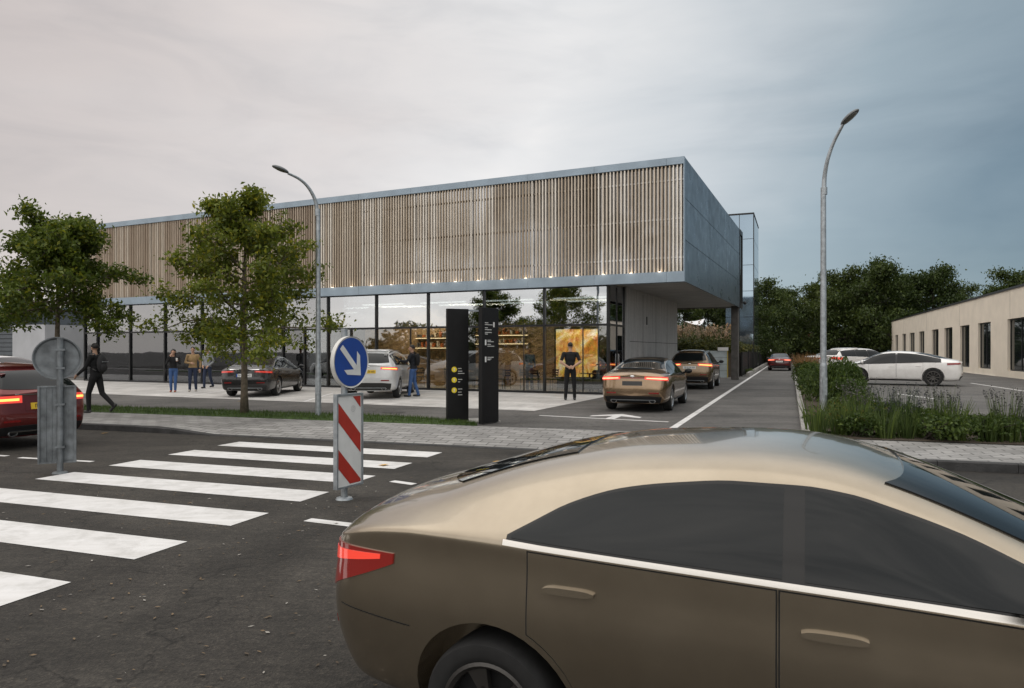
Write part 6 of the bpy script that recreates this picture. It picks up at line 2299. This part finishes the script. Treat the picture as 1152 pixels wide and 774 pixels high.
def tree(name, loc, meshes, label, cat='tree', group=None, scale=1.0, rz=0.0):
    t = empty(name, loc, rz, label, cat, group)
    t.scale = (scale,) * 3 if not hasattr(scale, '__len__') else scale
    mesh_obj('trunk', meshes[0], t); mesh_obj('crown', meshes[1], t)
    return t


# the two street trees
egg = lambda t: (1.08 - 0.80 * t ** 1.2) if t > 0.1 else 0.9
tree('street_tree', gp(275, 466.5) + Vector((0, 0, 0.02)), grow(12, 5.75, 2.35, 1.55, 0.092, 28, 0.115, 29, 0.14, egg, 0.5, sub=3), 'small green street tree with slim trunk in front of the parked black saloon')
p = Vector((ray(66) * 18.2, 18.2, 0.03))
tree('street_tree', p, grow(34, 5.05, 1.9, 2.55, 0.09, 28, 0.118, 30, 0.145, lambda t: (1.0 - 0.62 * t ** 1.4) if t > 0.1 else 0.9, 0.5, sub=3), 'bushy green street tree rising behind the red estate car and the grey sign back')

# trees far behind: a handful of grown meshes, each tree its own copy
far = [grow(100 + i, 12.0, 5.2, 1.6, 0.26, 20, 0.36, 26, 0.55, (lambda t: 1.02 - 0.62 * t ** 1.7), 0.5, M['bark_dark'], LEAF_FAR, sub=3, trunk_n=7) for i in range(4)]
rs = random.Random(9)
spots = [(862, 84, 316, 0), (842, 78, 330, 1), (884, 92, 322, 2), (900, 100, 345, 3), (922, 96, 316, 1), (951, 88, 303, 0), (986, 84, 291, 3), (1022, 90, 305, 2), (1050, 82, 299, 1), (1078, 86, 322, 0), (1004, 100, 308, 1), (935, 104, 322, 2), (968, 104, 312, 0), (815, 90, 338, 3)]
words_ = ['tall dark tree at the left end of the far tree line beside the tower', 'dark tree partly hidden by the tower foot', 'dark tree standing above the far red saloon', 'smaller rear tree in the dip of the far tree line', 'dark tree just left of the street lamp pole in the far tree line', 'broad dark tree right behind the bed street lamp', 'tallest dark tree in the middle of the far tree line',
          'dark tree above the far corner of the cream building', 'dark tree with raised crown behind the cream building roof', 'dark tree at the right end of the far tree line sinking behind the roof', 'rear tree filling the gap beside the tallest dark tree', 'rear tree behind the small round sign', 'rear tree between the bed lamp and the tallest tree', 'rear tree seen past the glass tower foot']
for (px, d, ty, k), w_ in zip(spots, words_):
    H_ = EYE + (HY - ty) / F_PX * d
    s_ = H_ / 12.2
    tree('tall_tree', Vector((ray(px) * d, d, 0)), far[k], w_, group='dark trees of the far tree line', scale=(s_ * 0.95, s_ * 0.95, s_), rz=rs.uniform(0, 6.28))
for (px, d, ty, k, w_) in ((1112, 72, 322, 2, 'dark treetop just above the roof of the cream building'), (1146, 66, 303, 0, 'dark treetop over the cream building at the right edge')):
    H_ = EYE + (HY - ty) / F_PX * d
    tree('tall_tree', Vector((ray(px) * d, d, 0)), far[k], w_, group='dark trees over the cream building', scale=H_ / 12.2, rz=rs.uniform(0, 6.28))
# trees behind the overhang
for (px, d, ty, k, w_) in ((770, 68, 335, 1, 'green tree under the left end of the overhang behind the sail shade'), (795, 74, 330, 2, 'green tree behind the pampas grass under the overhang'), (822, 70, 338, 3, 'green tree seen beside the dark pillar under the overhang')):
    H_ = EYE + (HY - ty) / F_PX * d
    tree('garden_tree', Vector((ray(px) * d, d, 0.5)), far[k], w_, group='green trees behind the overhang', scale=H_ / 12.2, rz=rs.uniform(0, 6.28))
# far hedge mass closing the view below the crowns
rs_ = np.random.RandomState(8)
n = 9000
X = rs_.uniform(18, 75, n); Y = 98 + rs_.normal(0, 1.6, n) + 8 * np.sin(X * 0.2)
Zh = 3.2 + 1.0 * np.sin(X * 0.9) + 0.7 * np.sin(X * 2.3)
Z = rs_.uniform(0, 1, n) ** 0.8 * Zh
o = mesh_obj('far_hedge', leaves_mesh('far_hedge', rs_, np.stack([X, Y, Z], 1), 0.75, LEAF_FAR), None)
tag(o, 'dark undergrowth closing the view below the far tree line', 'undergrowth', kind='stuff')


# ---- shrubs, hedges and grasses
def blob_points(rs, n, rx, ry, rz, z0=0.0, lumps=10):
    c = rs.normal(0, 0.38, (lumps, 3)) * np.array([rx, ry, rz * 0.4])
    k = rs.randint(0, lumps, n)
    d = rs.normal(size=(n, 3)); d /= np.linalg.norm(d, axis=1, keepdims=True)
    r = rs.uniform(0.35, 1.0, (n, 1)) ** 0.5
    p = c[k] + d * r * np.array([rx, ry, rz]) * 0.50
    p[:, 2] = np.abs(p[:, 2] * 0.9 + rz * 0.55) + z0
    return p


def shrub_mesh(seed, rx, ry, rz, n, leaf, m=None):
    rs = np.random.RandomState(seed)
    pts = blob_points(rs, n, rx, ry, rz)
    st = MB()
    for i in range(14):
        p = pts[rs.randint(0, n)]
        st.tube([(rs.normal(0, 0.05), rs.normal(0, 0.05), 0), tuple(p * 0.5 + np.array([0, 0, 0.05])), tuple(p)], [0.014, 0.009, 0.003], 5, cap=False)
    return st.mesh('stem', M['bark_dark'], smooth=True), leaves_mesh('foliage', rs, pts, leaf, m or SHRUB)


def put_shrub(name, loc, meshes, label, group=None, scale=1.0, rz=0.0, cat='shrub'):
    t = empty(name, loc, rz, label, cat, group)
    t.scale = (scale,) * 3 if not hasattr(scale, '__len__') else scale
    mesh_obj('stem', meshes[0], t); mesh_obj('foliage', meshes[1], t)
    return t


sh = [shrub_mesh(200 + i, 0.85, 0.80, 0.95, 4200, 0.095) for i in range(3)]
bed = lambda x, y: LN(x, y, 0.06)
near = [(3.40, 5.0, (0.52, 0.8, 1.2), 'large dark green shrub right behind the street lamp in the planted bed'), (3.60, 6.8, (0.70, 0.9, 1.15), 'dark green shrub second along the lane kerb behind the bed street lamp'), (3.6, 8.6, (0.75, 0.9, 1.1), 'dark green shrub third along the lane kerb'), (4.3, 3.6, (0.6, 0.6, 0.36), 'rounded dark shrub in the bed nearest the white fastback nose'), (3.50, 3.6, (0.60, 0.7, 0.85), 'medium dark green shrub between the lamp foot and the largest shrub'), (3.5, 2.7, (0.75, 0.75, 0.62), 'low dark shrub at the foot of the street lamp in the planted bed')]
for i, (x, y, s, w_) in enumerate(near):
    put_shrub('shrub', bed(x, y), sh[i % 3], w_, 'dark shrubs in the planted bed', s, i * 1.3)
for i in range(14):
    put_shrub('low_shrub', bed(3.35 + 0.25 * math.sin(i * 1.7), 9.3 + i * 2.3), sh[(i + 1) % 3], 'low dark shrub in the row that lines the lane kerb into the distance', 'low shrubs along the lane kerb', (0.85 - 0.005 * i) + 0.1 * math.sin(i * 2.1), i * 0.9)
bz = None


def tuft_mesh(seed, n, h, spread, width, m, lean=0.25, head=None):
    """upright blades from a point; head: (material, share, length) adds flower heads on a share of the blades"""
    rs = np.random.RandomState(seed)
    vs, fs = [], []
    hv = []
    for i in range(n):
        a = rs.uniform(0, 6.28); r = spread * 0.35 * math.sqrt(rs.uniform())
        p = np.array([r * math.cos(a), r * math.sin(a), 0.0])
        l = h * rs.uniform(0.55, 1.1)
        out = np.array([math.cos(a), math.sin(a), 0]) * lean * rs.uniform(0.1, 1.2) * l + rs.normal(0, 0.05, 3) * l
        q1 = p + out * 0.35 + np.array([0, 0, l * 0.55]); q2 = p + out + np.array([0, 0, l])
        b_ = rs.uniform(0, 6.28); w = np.array([math.cos(b_), math.sin(b_), 0]) * width * rs.uniform(0.6, 1.2)
        k = len(vs)
        vs += [p - w, p + w, q1 + w * 0.8, q1 - w * 0.8, q2 + w * 0.15, q2 - w * 0.15]
        fs += [(k, k + 1, k + 2, k + 3), (k + 3, k + 2, k + 4, k + 5)]
        if head and rs.uniform() < head[1]: hv.append((q1, q2))
    bl = np_mesh('blades', np.array(vs), np.array(fs), m)
    hm = None
    if head:
        pts = []
        for q1, q2 in hv:
            d = q2 - q1
            for u in np.linspace(1 - head[2], 1.06, head[3]): pts.append(q1 + d * u + rs.normal(0, head[4], 3))
        hm = leaves_mesh('flowers', rs, np.array(pts), head[5], head[0], up=0.0)
    return bl, hm


def put_tuft(name, loc, meshes, label, group, scale, rz, cat='plant', parts=('blades', 'flowers')):
    t = empty(name, loc, rz, label, cat, group)
    t.scale = (scale,) * 3
    mesh_obj(parts[0], meshes[0], t)
    if meshes[1]: mesh_obj(parts[1], meshes[1], t)
    return t


lav = [tuft_mesh(300 + i, 110, 0.95, 0.70, 0.007, BLADE, 0.16, (LAV, 0.42, 0.28, 10, 0.012, 0.040)) for i in range(3)]
rs = random.Random(17)
for i in range(38):
    s = 12.5 + i * 0.42 + rs.uniform(-0.15, 0.15)
    t = 3.35 + rs.uniform(-0.75, 0.75)
    put_tuft('lavender_plant', ST(s, t, 0.012), lav[i % 3], 'upright lavender plant with blue grey flower spikes in the bed beside the pavement', 'lavender plants in the bed beside the pavement', rs.uniform(0.68, 1.0), rs.uniform(0, 6.28))
low = [shrub_mesh(230 + i, 0.55, 0.5, 0.42, 1000, 0.075) for i in range(3)]
for i in range(26):
    s = 11.9 + i * 0.5 + rs.uniform(-0.12, 0.12)
    t = 2.85 + rs.uniform(-0.15, 0.3) if i % 2 else 3.9 + rs.uniform(-0.3, 0.6)
    put_shrub('leafy_plant', ST(s, t, 0.012), low[i % 3], 'low leafy green plant filling the bed beside the pavement', 'low leafy plants in the bed beside the pavement', rs.uniform(0.8, 1.1), rs.uniform(0, 6.28), 'plant')
blades = [tuft_mesh(330 + i, 80, 0.68, 0.5, 0.011, BLADE, 0.38) for i in range(2)]
for i in range(34):
    s = 11.7 + i * 0.38 + rs.uniform(-0.12, 0.12)
    put_tuft('grass_clump', ST(s, 2.62 + rs.uniform(0, 0.5), 0.012), blades[i % 2], 'arching green grass clump at the pavement edge of the bed', 'grass clumps at the pavement edge of the bed', rs.uniform(0.7, 1.1), rs.uniform(0, 6.28))
fl = tuft_mesh(350, 40, 0.5, 0.5, 0.006, BLADE, 0.5, (YELL, 0.5, 0.08, 4, 0.02, 0.012))
fo = tuft_mesh(351, 40, 0.55, 0.5, 0.006, BLADE, 0.5, (ORNG, 0.45, 0.08, 4, 0.02, 0.012))
for i, (s, t, k) in enumerate(((11.75, 2.75, 0), (12.2, 3.2, 1), (12.45, 2.8, 0), (11.85, 3.5, 1))):
    put_tuft('flowering_plant', ST(s, t, 0.012), (fl, fo)[k], ('yellow flowering plant at the bed corner by the lane kerb', 'orange flowering plant at the bed corner by the lane kerb')[k], ('yellow flowers at the bed corner', 'orange flowers at the bed corner')[k], 1.0, i * 1.1)
bro = tuft_mesh(360, 240, 0.95, 0.9, 0.014, BRONZE, 0.55)
for i in range(4):
    put_tuft('bronze_grass', bed(3.1 + 0.4 * (i % 2), 33 + i * 2.0), bro, 'bronze coloured grass clump at the far end of the lane bed', 'bronze grasses at the far end of the lane bed', 1.35, i * 1.7)
# the planted bank under the overhang
pam = [tuft_mesh(370 + i, 110, 1.5, 1.0, 0.02, BLADE, 0.5, (PLUME, 0.22, 0.30, 12, 0.035, 0.15)) for i in range(2)]
rs = random.Random(23)
for i in range(16):
    px = 764 + i * 3.4
    d = 45.5 + rs.uniform(-0.8, 3.5)
    put_tuft('pampas_grass', Vector((ray(px) * d, d, 1.5)), pam[i % 2], 'pale plumed pampas grass on the planted bank behind the overhang', 'pampas grasses on the planted bank', rs.uniform(0.75, 1.3), rs.uniform(0, 6.28))
bank = [shrub_mesh(240 + i, 1.0, 0.9, 0.75, 1500, 0.15, leaf_mat('bank_leaves_%d' % i, (0.05, 0.065, 0.02), (0.12, 0.13, 0.045), 2.0, 0.3, (1.9, 1.5, 0.8))) for i in range(2)]
for i in range(22):
    if i < 12:
        px, d, z = 765 + i * 5.6, 43.5 + rs.uniform(0, 1.2), 1.5
    else:
        u = (i - 11.5) / 10
        q = FN(fl_len * u, 0.9) if False else FN(u * (f1 - f0).length, 0.9 + rs.uniform(-0.2, 0.4))
        px, d, z = None, None, 1.5
    loc = Vector((ray(px) * d, d, z)) if px else Vector((q.x, q.y, 1.48))
    put_shrub('bank_plant', loc, bank[i % 2], 'olive green mounded plant spilling over the planted bank beside the fence', 'mounded plants on the planted bank', rs.uniform(0.75, 1.15), rs.uniform(0, 6.28), 'plant')
put_shrub('bank_plant', gp(838, 421), low[0], 'small weed tuft at the foot of the black fence', None, 0.9, 0.4, 'plant')

# unseen tree band added behind the camera to darken the shop glass reflections
rs_ = np.random.RandomState(18)
n = 9000
u = rs_.uniform(-75, 10, n)
hh = 4.4 + 1.3 * np.sin(u * 0.35) + 0.9 * np.sin(u * 0.9 + 1)
X = -28 + u * 0.68 + rs_.normal(0, 1.2, n); Y = -24 - u * 0.70 + rs_.normal(0, 1.2, n) - 40
Z = rs_.uniform(0, 1, n) * hh
o = mesh_obj('added_wood', leaves_mesh('added_wood', rs_, np.stack([X, Y, Z], 1), 1.1, LEAF_FAR), None)
tag(o, 'unseen tree band added behind the camera to darken the shop glass', 'wood', kind='stuff')
